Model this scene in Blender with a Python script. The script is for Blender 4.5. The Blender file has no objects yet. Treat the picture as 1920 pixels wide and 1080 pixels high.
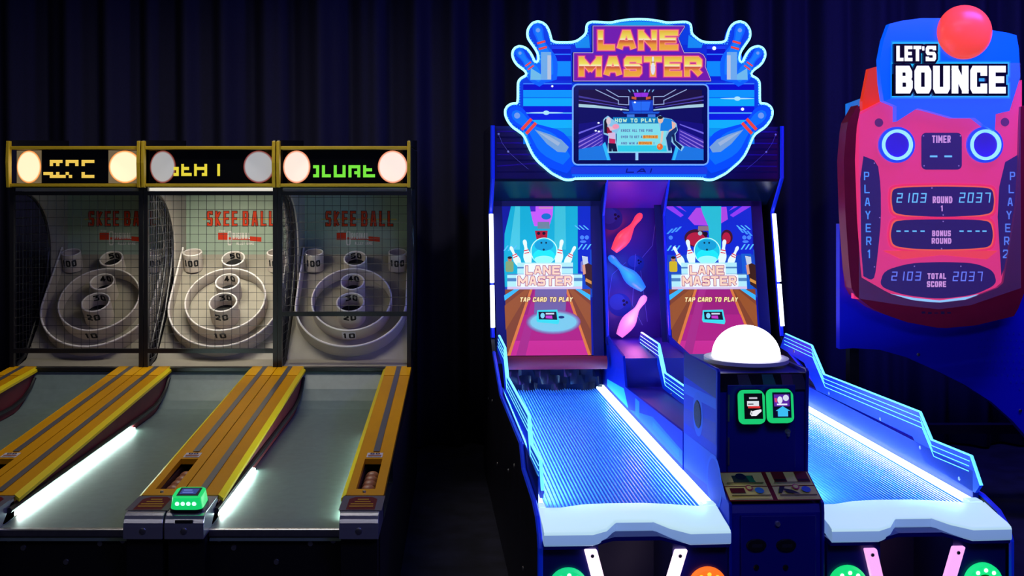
import bpy, bmesh, math, random
from math import sin, cos, tan, pi, radians, sqrt, atan2
from mathutils import Vector, Matrix
random.seed(7)
scene = bpy.context.scene
col = scene.collection

# ------------------------------------------------------------------ camera, world, exposure, unseen fill lights
FPX, CX, CY, EYE = 2015.0, 870.0, 350.0, 1.8       # focal length and principal point of the photograph, eye height
cd = bpy.data.cameras.new('camera'); cam = bpy.data.objects.new('camera', cd); col.objects.link(cam)
cam.location = (0, 0, EYE); cam.rotation_euler = (pi/2, 0, 0)
cd.sensor_width = 36; cd.lens = 36*FPX/1920
cd.shift_x = (960-CX)/1920; cd.shift_y = -(540-CY)/1920
cd.clip_end = 60
scene.camera = cam
w = bpy.data.worlds.new('world'); scene.world = w; w.use_nodes = True
w.node_tree.nodes['Background'].inputs[0].default_value = (.25, .3, .8, 1)
w.node_tree.nodes['Background'].inputs[1].default_value = .012
scene.view_settings.view_transform = 'Standard'; scene.view_settings.look = 'None'
scene.view_settings.exposure = 0; scene.view_settings.gamma = 1
scene.cycles.use_denoising = True
scene.cycles.max_bounces = 6
scene.cycles.sample_clamp_indirect = 3

def area(name, loc, target, sx, sy, energy, color):
    l = bpy.data.lights.new(name, 'AREA'); l.shape = 'RECTANGLE'; l.size = sx; l.size_y = sy
    l.energy = energy; l.color = color
    o = bpy.data.objects.new(name, l); col.objects.link(o); o.location = loc
    o.rotation_euler = (Vector(target)-Vector(loc)).to_track_quat('-Z', 'Y').to_euler()
    return o
area('ceiling_fill_alleys', (-1.15, 5.3, 3.4), (-1.15, 4.9, 0), 1.6, .3, 30, (1, .93, .82))  # unseen warm fill added above the rails and lanes
area('ceiling_fill_aisle', (-.2, 1.6, 3.4), (-.4, 4.6, .6), 1.2, .4, 1.2, (.75, .8, 1))  # weak unseen fill added from the aisle side
area('reflection_fill_strip', (-.4, .6, 3.3), (-.4, 1.6, 0), 6, .12, 12, (1, .95, .95))  # unseen bar added to reflect in the rolled coin boxes
area('blue_fill_right', (3.3, 5.0, 3.5), (3.0, 6.4, .6), 1.2, .5, 60, (.13, .1, 1))  # unseen blue fill, brightens the arch panel and curtain
area('blue_fill_front', (1.5, 1.2, 3.4), (1.4, 4.2, .7), 1.2, .5, 26, (.1, .12, 1))  # unseen blue fill added to brighten the console

# ------------------------------------------------------------------ materials
def lin(c):
    return tuple(((x/255)/12.92 if x/255 <= .04045 else ((x/255+.055)/1.055)**2.4) for x in c)
MATS = {}
def mat(name, base=(.5, .5, .5), rough=.5, metal=0, emis=None, es=0, spec=.5, noise=None, alpha=1, coat=0, bump=None):
    if name in MATS: return MATS[name]
    m = bpy.data.materials.new(name); m.use_nodes = True
    nt = m.node_tree; b = nt.nodes['Principled BSDF']
    b.inputs['Base Color'].default_value = (*base, 1); b.inputs['Roughness'].default_value = rough
    b.inputs['Metallic'].default_value = metal; b.inputs['Specular IOR Level'].default_value = spec
    b.inputs['Coat Weight'].default_value = coat
    if emis: b.inputs['Emission Color'].default_value = (*emis, 1); b.inputs['Emission Strength'].default_value = es
    if alpha < 1: b.inputs['Alpha'].default_value = alpha
    if noise or bump:
        tc = nt.nodes.new('ShaderNodeTexCoord'); n = nt.nodes.new('ShaderNodeTexNoise')
        nt.links.new(tc.outputs['Object'], n.inputs['Vector'])
        n.inputs['Scale'].default_value = (noise or bump)[0]; n.inputs['Detail'].default_value = 6
        if noise:
            r = nt.nodes.new('ShaderNodeValToRGB'); k = noise[1]
            r.color_ramp.elements[0].position = .3; r.color_ramp.elements[1].position = .7
            r.color_ramp.elements[0].color = (*[x*(1-k) for x in base], 1)
            r.color_ramp.elements[1].color = (*[min(1, x*(1+k)) for x in base], 1)
            nt.links.new(n.outputs['Fac'], r.inputs[0]); nt.links.new(r.outputs[0], b.inputs['Base Color'])
        if bump:
            bp = nt.nodes.new('ShaderNodeBump'); bp.inputs['Strength'].default_value = bump[1]
            bp.inputs['Distance'].default_value = .01
            nt.links.new(n.outputs['Fac'], bp.inputs['Height']); nt.links.new(bp.outputs[0], b.inputs['Normal'])
    MATS[name] = m
    return m
def glow(c, s=1.0, rough=.35):                       # something lit: screens, lamps, backlit panels
    k = 'glow_%d_%d_%d_%s' % (*c, s)
    l = lin(c)
    return mat(k, tuple(x*.25 for x in l), rough, emis=l, es=s, spec=.3)
def ink(c, rough=.55):                               # printed colour, lit by the room
    return mat('ink_%d_%d_%d' % tuple(c), lin(c), rough, spec=.12)

M_black = mat('black_laminate', (.006, .006, .008), .45, bump=(60, .05))
M_blackmetal = mat('black_metal', (.012, .012, .014), .35)
M_wire = mat('net_wire', (.02, .02, .022), .4, metal=.3)
M_wire_lit = mat('net_wire_lit', (.16, .16, .16), .35, metal=.6)  # net wire of the lit alley, lamplight put into a lighter grey
M_yellow = mat('yellow_laminate', lin((216, 152, 0)), .38, noise=(3, .06), spec=.35)
M_yedge = mat('yellow_edge', lin((240, 215, 20)), .4)
M_yframe = mat('yellow_frame', lin((190, 158, 30)), .4, noise=(8, .06))
M_red = mat('red_wall', lin((110, 28, 36)), .55, noise=(12, .15))
M_lane = mat('alley_cloth', lin((108, 126, 118)), .42, noise=(25, .08), bump=(300, .06))
M_board = mat('target_board', lin((156, 150, 134)), .5, noise=(9, .06))
M_ring = mat('ring_plastic', lin((198, 187, 174)), .45)
M_beige = mat('side_wall', lin((168, 160, 148)), .6, noise=(5, .05))
M_stripe = mat('stripe_metal', (.30, .30, .31), .3, metal=.7)
M_chrome = mat('chrome', (.6, .62, .72), .22, metal=.8)
M_steel = mat('brushed_steel', (.5, .5, .52), .35, metal=1, noise=(40, .1))
M_gloss = mat('black_glass', (.003, .003, .004), .06, coat=1)
M_hole = mat('hole_black', (.002, .002, .002), .8)
M_num = mat('numeral_ink', (.004, .004, .004), .6)
M_led = mat('led_white', (.8, .9, .85), .4, emis=(.72, 1.0, .92), es=75)
M_rim = mat('rim_white', lin((240, 234, 226)), .4)
M_wood = mat('ball_wood', lin((176, 116, 80)), .4, noise=(30, .2))
M_navy = mat('navy_laminate', lin((14, 16, 92)), .38, noise=(20, .1))
M_navyd = mat('dark_navy', lin((14, 18, 110)), .35)
M_blue = mat('blue_laminate', lin((20, 60, 200)), .35)

# ------------------------------------------------------------------ mesh builder
class MB:
    def __init__(s): s.v = []; s.f = []; s.m = []; s.mats = []; s.cur = 0
    def use(s, m):
        if m not in s.mats: s.mats.append(m)
        s.cur = s.mats.index(m); return s
    def face(s, pts):
        i = len(s.v); s.v += [tuple(p) for p in pts]; s.f.append(tuple(range(i, i+len(pts)))); s.m.append(s.cur)
    def raw(s, vs, fs):
        i = len(s.v); s.v += [tuple(p) for p in vs]
        for f in fs: s.f.append(tuple(i+k for k in f)); s.m.append(s.cur)
    def hexa(s, p):     # 8 points: bottom 4 ccw, top 4 ccw
        s.raw(p, [(3, 2, 1, 0), (4, 5, 6, 7), (0, 1, 5, 4), (1, 2, 6, 5), (2, 3, 7, 6), (3, 0, 4, 7)])
    def box(s, x0, x1, y0, y1, z0, z1):
        s.hexa([(x0, y0, z0), (x1, y0, z0), (x1, y1, z0), (x0, y1, z0), (x0, y0, z1), (x1, y0, z1), (x1, y1, z1), (x0, y1, z1)])
    def prism(s, pts, fa, fb):   # same outline mapped by fa and fb
        A = [fa(*p) for p in pts]; B = [fb(*p) for p in pts]; n = len(pts)
        s.raw(A+B, [tuple(range(n))[::-1], tuple(range(n, 2*n))] + [(i, (i+1) % n, n+(i+1) % n, n+i) for i in range(n)])
    def px(s, pts, x0, x1): s.prism(pts, lambda y, z: (x0, y, z), lambda y, z: (x1, y, z))   # outline in y,z
    def py(s, pts, y0, y1): s.prism(pts, lambda x, z: (x, y0, z), lambda x, z: (x, y1, z))   # outline in x,z
    def pz(s, pts, z0, z1): s.prism(pts, lambda x, y: (x, y, z0), lambda x, y: (x, y, z1))
    def tube(s, path, r, n=8, closed=False):
        P = [Vector(p) for p in path]; N = len(P); rings = []
        up = None
        for i in range(N):
            a = P[i-1] if (closed or i > 0) else P[i]; b = P[(i+1) % N] if (closed or i < N-1) else P[i]
            d = (b-a).normalized()
            if up is None: up = Vector((0, 0, 1)) if abs(d.z) < .9 else Vector((0, 1, 0))
            x = d.cross(up)
            if x.length < 1e-6: x = d.orthogonal()
            x.normalize(); y = x.cross(d).normalized(); up = y
            rings.append([P[i] + r*(cos(2*pi*k/n)*x + sin(2*pi*k/n)*y) for k in range(n)])
        vs = [p for q in rings for p in q]; fs = []
        for i in range(N if closed else N-1):
            j = (i+1) % N
            for k in range(n):
                l = (k+1) % n; fs.append((i*n+k, i*n+l, j*n+l, j*n+k))
        if not closed: fs += [tuple(range(n))[::-1], tuple((N-1)*n+k for k in range(n))]
        s.raw(vs, fs)
    def lathe(s, prof, fr, n=32, cap=True):     # prof: (radius, height) ; fr: Matrix frame, axis = local z
        vs = [fr @ Vector((r*cos(2*pi*k/n), r*sin(2*pi*k/n), h)) for r, h in prof for k in range(n)]; fs = []
        for i in range(len(prof)-1):
            for k in range(n):
                l = (k+1) % n; fs.append((i*n+k, i*n+l, (i+1)*n+l, (i+1)*n+k))
        if cap: fs += [tuple(range(n))[::-1], tuple((len(prof)-1)*n+k for k in range(n))]
        s.raw(vs, fs)
    def build(s, name, m=None, parent=None, smooth=False, bevel=0, seg=2):
        me = bpy.data.meshes.new(name); me.from_pydata(s.v, [], s.f)
        for q in (s.mats or [m]): me.materials.append(q)
        if s.mats: me.polygons.foreach_set('material_index', s.m)
        if smooth:
            me.polygons.foreach_set('use_smooth', [True]*len(me.polygons))
        me.update()
        if smooth or bevel:
            b = bmesh.new(); b.from_mesh(me); bmesh.ops.remove_doubles(b, verts=b.verts, dist=1e-5)
            bmesh.ops.recalc_face_normals(b, faces=b.faces)
            if smooth:
                for e in b.edges:
                    if len(e.link_faces) == 2 and e.calc_face_angle(0) > radians(38): e.smooth = False
            b.to_mesh(me); b.free()
        o = bpy.data.objects.new(name, me); col.objects.link(o)
        if parent: o.parent = parent
        if bevel:
            md = o.modifiers.new('bevel', 'BEVEL'); md.width = bevel; md.segments = seg; md.limit_method = 'ANGLE'; md.angle_limit = radians(35)
        return o
def root(name, loc, rz=0, label=None, cat=None, group=None):
    o = bpy.data.objects.new(name, None); col.objects.link(o); o.location = loc; o.rotation_euler = (0, 0, rz)
    o.empty_display_size = .2
    return tag(o, label, cat, group)
def tag(o, label=None, cat=None, group=None, kind=None):
    if label: o['label'] = label
    if cat: o['category'] = cat
    if group: o['group'] = group
    if kind: o['kind'] = kind
    return o
def frame(o, x, y, z):
    m = Matrix.Identity(4)
    for i, a in enumerate((x, y, z)):
        a = Vector(a).normalized()
        for k in range(3): m[k][i] = a[k]
    for k in range(3): m[k][3] = o[k]
    return m

# ------------------------------------------------------------------ lettering: block strokes
G = {
 'A': [[(0, 0), (.36, 1), (.64, 1), (1, 0)], [(.17, .3), (.83, .3)]], 'B': [[(0, 0), (0, 1), (.8, 1), (.95, .85), (.95, .65), (.8, .52), (0, .52)], [(.8, .52), (1, .38), (1, .15), (.85, 0), (0, 0)]],
 'C': [[(1, .84), (1, 1), (.1, 1), (0, .9), (0, .1), (.1, 0), (1, 0), (1, .16)]], 'D': [[(0, 0), (0, 1), (.7, 1), (1, .75), (1, .25), (.7, 0), (0, 0)]],
 'E': [[(1, 1), (0, 1), (0, 0), (1, 0)], [(0, .5), (.85, .5)]], 'F': [[(1, 1), (0, 1), (0, 0)], [(0, .5), (.8, .5)]],
 'G': [[(1, .8), (.85, 1), (.15, 1), (0, .85), (0, .15), (.15, 0), (1, 0), (1, .5), (.55, .5)]], 'H': [[(0, 0), (0, 1)], [(1, 0), (1, 1)], [(0, .5), (1, .5)]],
 'I': [[(.5, 0), (.5, 1)]], 'K': [[(0, 0), (0, 1)], [(1, 1), (.1, .5), (1, 0)]], 'L': [[(0, 1), (0, 0), (1, 0)]],
 'M': [[(0, 0), (0, 1), (.5, .3), (1, 1), (1, 0)]], 'N': [[(0, 0), (0, 1), (1, 0), (1, 1)]], 'O': [[(.12, 1), (.88, 1), (1, .88), (1, .12), (.88, 0), (.12, 0), (0, .12), (0, .88), (.12, 1)]],
 'P': [[(0, 0), (0, 1), (.85, 1), (1, .88), (1, .55), (.85, .45), (0, .45)]], 'R': [[(0, 0), (0, 1), (.85, 1), (1, .88), (1, .58), (.85, .45), (0, .45)], [(.5, .45), (1, 0)]],
 'S': [[(1, .9), (1, 1), (.1, 1), (0, .9), (0, .6), (.1, .5), (.9, .5), (1, .4), (1, .1), (.9, 0), (0, 0), (0, .1)]], 'T': [[(0, 1), (1, 1)], [(.5, 1), (.5, 0)]],
 'U': [[(0, 1), (0, .1), (.1, 0), (.9, 0), (1, .1), (1, 1)]], 'V': [[(0, 1), (.5, 0), (1, 1)]], 'W': [[(0, 1), (.22, 0), (.5, .7), (.78, 0), (1, 1)]], 'Y': [[(0, 1), (.5, .45), (1, 1)], [(.5, .45), (.5, 0)]],
 "'": [[(.5, 1), (.4, .72)]], '-': [[(.05, .5), (.95, .5)]], '0': [[(.12, 1), (.88, 1), (1, .88), (1, .12), (.88, 0), (.12, 0), (0, .12), (0, .88), (.12, 1)]],
 '1': [[(.2, .8), (.55, 1), (.55, 0)]], '2': [[(0, .8), (.1, 1), (.9, 1), (1, .85), (1, .6), (0, .1), (0, 0), (1, 0)]], '3': [[(0, 1), (1, 1), (.5, .55), (.85, .55), (1, .4), (1, .12), (.85, 0), (0, 0)]],
 '4': [[(.75, 0), (.75, 1), (0, .3), (1, .3)]], '5': [[(1, 1), (0, 1), (0, .55), (.85, .55), (1, .42), (1, .12), (.85, 0), (0, 0)]], '7': [[(0, 1), (1, 1), (.4, 0)]], '!': [[(.5, 1), (.5, .35)], [(.5, .08), (.5, 0)]],
 'd2': [[(0, 1), (1, 1), (1, .5), (0, .5), (0, 0), (1, 0)]], 'd1': [[(1, 1), (1, 0)]], 'd0': [[(0, 0), (0, 1), (1, 1), (1, 0), (0, 0)]], 'd3': [[(0, 1), (1, 1), (1, 0), (0, 0)], [(0, .5), (1, .5)]], 'd7': [[(0, 1), (1, 1), (1, 0)]]}
CW = {'M': 1.3, 'W': 1.4, 'I': .4, "'": .3, ' ': .55, '1': .7, '!': .4, 'L': .9, 'd1': .8}
def split_sharp(polys, iw, ih):
    out = []
    for pl in polys:
        cur = [pl[0]]
        for k in range(1, len(pl)):
            cur.append(pl[k])
            if k < len(pl)-1:
                d1 = ((pl[k][0]-pl[k-1][0])*iw, (pl[k][1]-pl[k-1][1])*ih); d2 = ((pl[k+1][0]-pl[k][0])*iw, (pl[k+1][1]-pl[k][1])*ih)
                if d1[0]*d2[0]+d1[1]*d2[1] < -.12*math.hypot(*d1)*math.hypot(*d2): out.append(cur); cur = [pl[k]]
        out.append(cur)
    return out
def strokes(text, x, y, w_, h, t, bt=None, gap=.28, slant=0, font=''):
    """quads (2D) of block letters filling the box x..x+w_, y..y+h; t stroke, bt the stroke the letters are fitted to"""
    bt = bt or t; out = []; keys = [font+c if font+c in G else c for c in text]
    tot = sum(CW.get(k, 1) for k in keys) + gap*(len(keys)-1); u = w_/tot; cx = x
    for k in keys:
        cw = CW.get(k, 1)*u
        iw, ih = cw-bt, h-bt
        for pl in split_sharp(G.get(k, []), iw, ih):
            P = [(cx+bt/2+px*max(iw, 0), y+bt/2+py*ih) for px, py in pl]
            if iw < bt*.4: P = [(cx+cw/2+(px-.5)*max(iw, 0), q[1]) for (px, _), q in zip(pl, P)]
            e = t/2; closed = len(P) > 3 and P[0] == P[-1]
            if closed: P = P[:-1]
            n = len(P); segs = [(P[k], P[(k+1) % n]) for k in range(n if closed else n-1)]
            D = []
            for a, b in segs:
                L = math.hypot(b[0]-a[0], b[1]-a[1]) or 1e-9; D.append(((b[0]-a[0])/L, (b[1]-a[1])/L))
            LR = []
            for k in range(n):
                d1 = D[k-1] if (closed or k > 0) else None; d2 = D[k] if (closed or k < n-1) else None
                q = P[k]
                if d1 and d2:
                    n1, n2 = (-d1[1], d1[0]), (-d2[1], d2[0]); mx_, my_ = n1[0]+n2[0], n1[1]+n2[1]; m2 = max(mx_*mx_+my_*my_, .55)
                    LR.append(((q[0]+mx_*2/m2*e, q[1]+my_*2/m2*e), (q[0]-mx_*2/m2*e, q[1]-my_*2/m2*e)))
                else:
                    d = d2 or d1; sg = -1 if d2 else 1
                    ex = e*(.5 if min(abs(d[0]), abs(d[1])) > .12 else 1)*sg; c_ = (q[0]+d[0]*ex, q[1]+d[1]*ex); LR.append(((c_[0]-d[1]*e, c_[1]+d[0]*e), (c_[0]+d[1]*e, c_[1]-d[0]*e)))
            lo, hi = y-(t-bt)/2, y+h+(t-bt)/2
            cl = lambda q: (q[0], min(hi, max(lo, q[1])))
            for k in range(len(segs)):
                A_, B_ = LR[k], LR[(k+1) % n]
                out.append([cl(A_[0]), cl(B_[0]), cl(B_[1]), cl(A_[1])])
        cx += cw + gap*u
    if slant: out = [[(px+slant*(py-y), py) for px, py in q] for q in out]
    return out
def ell(cx, cy, rx, ry=None, n=28, a0=0, a1=2*pi):
    ry = ry or rx
    return [(cx+rx*cos(a0+(a1-a0)*k/n), cy+ry*sin(a0+(a1-a0)*k/n)) for k in range(n if a1-a0 > 6.2 else n+1)]
def rrect(x0, y0, x1, y1, r, n=5):
    p = []
    for cx, cy, a in ((x1-r, y1-r, 0), (x0+r, y1-r, pi/2), (x0+r, y0+r, pi), (x1-r, y0+r, 1.5*pi)):
        p += [(cx+r*cos(a+pi/2*k/n), cy+r*sin(a+pi/2*k/n)) for k in range(n+1)]
    return p
PIN = [(0, .0), (.02, .045), (.07, .07), (.14, .074), (.22, .06), (.3, .053), (.36, .06), (.47, .1), (.58, .14), (.66, .152), (.76, .145), (.88, .115), (1, .075)]
def pin2(hx, hy, bx, by, k=1.0):      # pin silhouette, head (hx,hy) to base (bx,by)
    L = math.hypot(bx-hx, by-hy); d = ((bx-hx)/L, (by-hy)/L); nrm = (-d[1], d[0])
    f = lambda t, s: (hx+d[0]*t*L+nrm[0]*s*L*k, hy+d[1]*t*L+nrm[1]*s*L*k)
    return [f(t, s) for t, s in PIN] + [f(t, -s) for t, s in PIN[::-1]]
def thick(P, t):                      # polyline -> quads
    out = []
    for a, b in zip(P, P[1:]):
        dx, dy = b[0]-a[0], b[1]-a[1]; L = math.hypot(dx, dy) or 1e-9; dx *= t/2/L; dy *= t/2/L
        out.append([(a[0]-dx+dy, a[1]-dy-dx), (b[0]+dx+dy, b[1]+dy-dx), (b[0]+dx-dy, b[1]+dy+dx), (a[0]-dx-dy, a[1]-dy+dx)])
    return out
class Art:
    """flat printed or lit artwork: layers of polygons on one surface, mapped by f(x, y, lift)"""
    def __init__(s, f, step=.0002): s.f = f; s.b = MB(); s.k = 0; s.step = step
    def add(s, polys, m):
        s.k += 1; s.b.use(m)
        if polys and not isinstance(polys[0][0], (tuple, list)): polys = [polys]
        for i, p in enumerate(polys):       # each piece a hair above the last: no coplanar overlaps
            lift = s.k*s.step + i*s.step*.6/max(1, len(polys))
            if len(p) <= 4: s.b.face([s.f(x, y, lift) for x, y in p])
            else: s.fill(p, lift)
        return s
    def fill(s, p, lift):
        from mathutils.geometry import tessellate_polygon
        V = [Vector((x, y, 0)) for x, y in p]
        for t in tessellate_polygon([V]): s.b.face([s.f(p[i][0], p[i][1], lift) for i in t])
    def build(s, name, parent): return s.b.build(name, None, parent)
def on_y(px, py, Y): return ((px-CX)*Y/FPX, EYE-(py-CY)*Y/FPX)      # photograph reading -> x, z on the upright plane at depth Y

# ------------------------------------------------------------------ room
b = MB(); b.box(-6, 6, -1, 9, -.05, 0)
fl = mat('carpet', lin((26, 26, 46)), .95, noise=(6, .6), bump=(220, .5))
tag(b.build('floor', fl), kind='structure')
b = MB(); b.box(-6, 6, 7.75, 7.85, 0, 4)
tag(b.build('wall_back', mat('wall_paint', (.01, .01, .02), .8)), kind='structure')
b = MB(); nx = 900; rows = 7; vs = []
for j in range(rows):
    z = .02+3.7*j/(rows-1)
    for i in range(nx+1):
        x = -4.6+10*i/nx
        y = 7.45+.055*sin(x*21+1.3*sin(x*3.1)+.15*z)+.03*sin(x*8.3+.7+.2*sin(z*1.2))+.014*sin(x*47+z*.4)
        vs.append((x, y, z))
b.raw(vs, [(j*(nx+1)+i, j*(nx+1)+i+1, (j+1)*(nx+1)+i+1, (j+1)*(nx+1)+i) for j in range(rows-1) for i in range(nx)])
cu = b.build('curtain', mat('curtain_cloth', lin((30, 30, 62)), .85, noise=(90, .15)), smooth=True)
sol = cu.modifiers.new('thickness', 'SOLIDIFY'); sol.thickness = .006
tag(cu, 'dark navy floor-length pleated curtain hung behind all the arcade machines', 'curtain')

# ------------------------------------------------------------------ ball rolling alleys
def ztop(y): return .681+.0595*(y-.22)
def cyl_text(b, fr, r, text, w_, h, hc, ang, inside, t):
    sgn = -1 if inside else 1; e_ = 0
    for q in strokes(text, -w_/2, hc-h/2, w_, h, t):
        pts = []; e_ += .00003
        for x, y in q:
            a = ang + sgn*x/r
            rr = r - .002 - e_ if inside else r + .002 + e_
            pts.append(fr @ Vector((rr*cos(a), rr*sin(a), y)))
        b.face(pts)
def alley(xc, idx, label):
    R = root('ball_rolling_machine', (xc, 3.68, 0), 0, label, 'arcade game', 'ball rolling alleys in a row')
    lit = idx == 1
    # carcass
    b = MB(); b.box(-.365, .365, .1, 3.1, .0, .575); b.box(-.36, -.235, .03, .1, 0, .585); b.box(.235, .36, .03, .1, 0, .585)
    b.build('base_cabinet', M_black, R)
    for x, z in ((-.15, .53), (.12, .545), (.0, .48), (-.2, .56), (.2, .555)):
        b = MB(); b.lathe([(.0, .004), (.009, .004), (.011, 0)], frame((x, .1, z), (1, 0, 0), (0, 0, 1), (0, -1, 0)), 14)
        b.build('front_screw', M_steel, R, smooth=True)
    b = MB(); b.box(-.365, -.345, 2.27, 3.1, .575, .8); b.box(.345, .365, 2.27, 3.1, .575, .8); b.box(-.365, .365, 3.06, 3.1, .575, 2.02)
    b.box(-.365, -.345, 2.85, 3.06, .8, 2.02); b.box(.345, .365, 2.85, 3.06, .8, 2.02)
    b.build('rear_cabinet', M_black, R)
    # lane with curved ramp
    prof = [(.08, .56), (.085, .59), (.1, .6), (1.9, .6), (1.98, .603), (2.05, .615), (2.12, .645), (2.19, .695), (2.25, .755), (2.27, .78), (2.285, .78), (2.285, .56)]
    b = MB(); b.px(prof, -.231, .231); b.build('lane', M_lane, R)
    b = MB(); b.box(-.235, .235, .075, .098, .575, .603); b.build('lane_nosing', M_steel, R, bevel=.004)
    # rails
    for s in (-1, 1):
        slot = s > 0
        def hx(b, xa, xb, y0, y1, thick=.022, lift=0):
            x0, x1 = sorted((s*xa, s*xb)); z0, z1 = ztop(y0)+lift, ztop(y1)+lift
            b.hexa([(x0, y0, z0-thick), (x1, y0, z0-thick), (x1, y1, z1-thick), (x0, y1, z1-thick), (x0, y0, z0), (x1, y0, z0), (x1, y1, z1), (x0, y1, z1)])
        b = MB()
        if slot:
            hx(b, .23, .262, .22, 2.06); hx(b, .332, .368, .22, 2.06); hx(b, .262, .332, .22, .285); hx(b, .262, .332, .64, 2.06)
        else: hx(b, .23, .368, .22, 2.06)
        rail = b.build('rail', M_yellow, R)
        b = MB(); hx(b, .23, .368, 2.065, 2.275, .024, .002); b.build('rail_cap', mat('yellow_cap', lin((240, 176, 4)), .4, spec=.3), rail)
        b = MB(); 
        za, zc = ztop(.22)+.002, ztop(2.275)+.002
        b.hexa([(s*x, y, z-dz) for dz in (.012, 0) for x, y, z in ((.214, .22, za-.014), (.232, .22, za), (.232, 2.275, zc), (.214, 2.275, zc-.014))]); b.build('edge_trim', M_yedge, rail)
        b = MB(); hx(b, .288, .314, .73 if slot else .25, 2.27, .001, .0035); b.build('stripe', M_stripe, rail)
        y0, y1 = .655, .715
        if slot:
            def fm(x, y, l): return (.266+x*.064, y0+y*(y1-y0), ztop(y0+y*(y1-y0))+.001+l)
            a = Art(fm, .0005); a.add([(0, 0), (1, 0), (1, 1), (0, 1)], ink((205, 200, 196)))
            a.add([(.08, .3), (.92, .3), (.92, .5), (.08, .5)], ink((150, 84, 40)))
            a.add([q for k in range(3) for q in [[(.1, .06+k*.08), (.9, .06+k*.08), (.9, .1+k*.08), (.1, .1+k*.08)]]], ink((140, 130, 130)))
            a.add(strokes('CD', .2, .6, .6, .3, .07), ink((50, 50, 80)))
            a.build('sticker', rail)
            b = MB()
            b.box(.256, .262, .279, .74, .6, .668); b.box(.332, .338, .279, .74, .6, .668); b.box(.256, .338, .273, .279, .6, .66); b.box(.256, .338, .74, .746, .6, .668)
            b.box(.256, .338, .273, .746, .598, .604); b.build('ball_well', mat('well_board', lin((70, 40, 22)), .6), rail)
            b = MB(); b.lathe([(.0, .006), (.006, .005), (.007, 0)], frame((.295, .25, ztop(.25)), (1, 0, 0), (0, 1, 0), (0, 0, 1)), 12); b.build('latch', M_steel, rail)
        # inner red wall, rounded at the front
        W = [(.12, .605), (.19, .66)] + [(y, ztop(y)-.02) for y in (.22, 1, 1.6, 2.275)] + [(2.275, .76), (2.15, .66), (2.02, .607), (1.9, .602), (.14, .602)]
        x0, x1 = sorted((s*.232, s*.25))
        b = MB(); b.px(W, x0, x1); b.build('rail_wall', M_red, R)
        b = MB(); b.box(*sorted((s*.252, s*.366)), .76, 2.27, .575, .662); b.box(*sorted((s*.252, s*.366)), .1, .27, .575, .64); b.build('rail_core', M_black, R)
        b = MB(); b.tube([(s*.226, .16, .642), (s*.226, 1.75, .642), (s*.226, 1.95, .645), (s*.226, 2.08, .662), (s*.226, 2.18, .7), (s*.226, 2.24, .745)], .011, 8)
        b.build('bumper_strip', M_blackmetal, R, smooth=True)
        span = {(1, -1): (.24, 1.62), (2, -1): (.24, .86), (2, 1): (.2, 1.5)}.get((idx, s))
        if span:
            b = MB(); b.box(*sorted((s*.222, s*.23)), span[0], span[1], .603, .6115); b.build('led_strip', M_led, R)
        # coin box
        x0, x1 = sorted((s*.232, s*.367))
        P = [(.22, .592), (.22, .679)] + [(.042-.042*sin(t*pi/2/5), .634+.042*cos(t*pi/2/5)) for t in range(6)] + [(0, .592)]
        b = MB(); b.px(P, x0, x1); cb = b.build('coin_box', M_chrome, R, bevel=.002)
        cxm = s*.2995
        if not (idx == 2 and s < 0):
            def fp(x, y, l): return (cxm-.05+x*.1, .05+y*.15, .678+y*.001+l)
            a = Art(fp, .0006); a.add([(-.25, -.05), (1.25, -.05), (1.25, 1.1), (-.25, 1.1)], ink((96, 92, 96)))
            a.add([(.0, .0), (1, 0), (1, .82), (.8, 1), (.2, 1), (0, .82)], ink((92, 16, 24)))
            a.add([q for r_, (u, v_) in enumerate(((.3, .7), (.22, .78), (.1, .9), (.08, .92))) for q in [[(u, .75-r_*.18), (v_, .75-r_*.18), (v_, .83-r_*.18), (u, .83-r_*.18)]]], ink((176, 132, 40)))
            a.build('instruction_plate', cb)
        b = MB(); b.lathe([(0, .004), (.006, .005), (.011, .003), (.012, 0)], frame((cxm, 0, .62), (1, 0, 0), (0, 0, 1), (0, -1, 0)), 16); b.build('lock', M_steel, cb, smooth=True)
        if s < 0:
            b = MB(); b.box(cxm-.03, cxm+.03, -.001, .002, .648, .658); b.build('coin_slot', M_hole, cb)
    # target board on a 45 degree slope
    o0 = Vector((0, 2.40, .80)); sv = Vector((0, .7071, .7071)); nv = Vector((0, -.7071, .7071)); xv = Vector((1, 0, 0))
    def T(x, s_, h=0): return o0 + xv*x + sv*s_ + nv*h
    b = MB(); b.hexa([T(-.345, 0, -.02), T(.345, 0, -.02), T(.345, .82, -.02), T(-.345, .82, -.02), T(-.345, 0), T(.345, 0), T(.345, .82), T(-.345, .82)])
    b.build('target_board', M_board, R)
    b = MB(); b.hexa([(-.345, 2.285, .76), (.345, 2.285, .76), (.345, 2.42, .76), (-.345, 2.42, .76), (-.345, 2.3, .80), (.345, 2.3, .80), (.345, 2.42, .82), (-.345, 2.42, .82)])
    b.build('apron', M_board, R)
    def wall(b, path, hh, th):     # upright wall along a path on the board
        n = len(path)
        for (x, s_), (x2, s2) in zip(path, path[1:]):
            d = Vector((x2-x, s2-s_)); d.normalize(); px_, ps = -d.y*th/2, d.x*th/2; e = d*.001
            b.hexa([T(x-e.x-px_, s_-e.y-ps), T(x2+e.x-px_, s2+e.y-ps), T(x2+e.x+px_, s2+e.y+ps), T(x-e.x+px_, s_-e.y+ps), T(x-e.x-px_, s_-e.y-ps, hh), T(x2+e.x-px_, s2+e.y-ps, hh), T(x2+e.x+px_, s2+e.y+ps, hh), T(x-e.x+px_, s_-e.y+ps, hh)])
    b = MB(); ro = .322
    arc = [(ro*cos(pi+pi*k/40), .375+ro*sin(pi+pi*k/40)) for k in range(41)]
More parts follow.
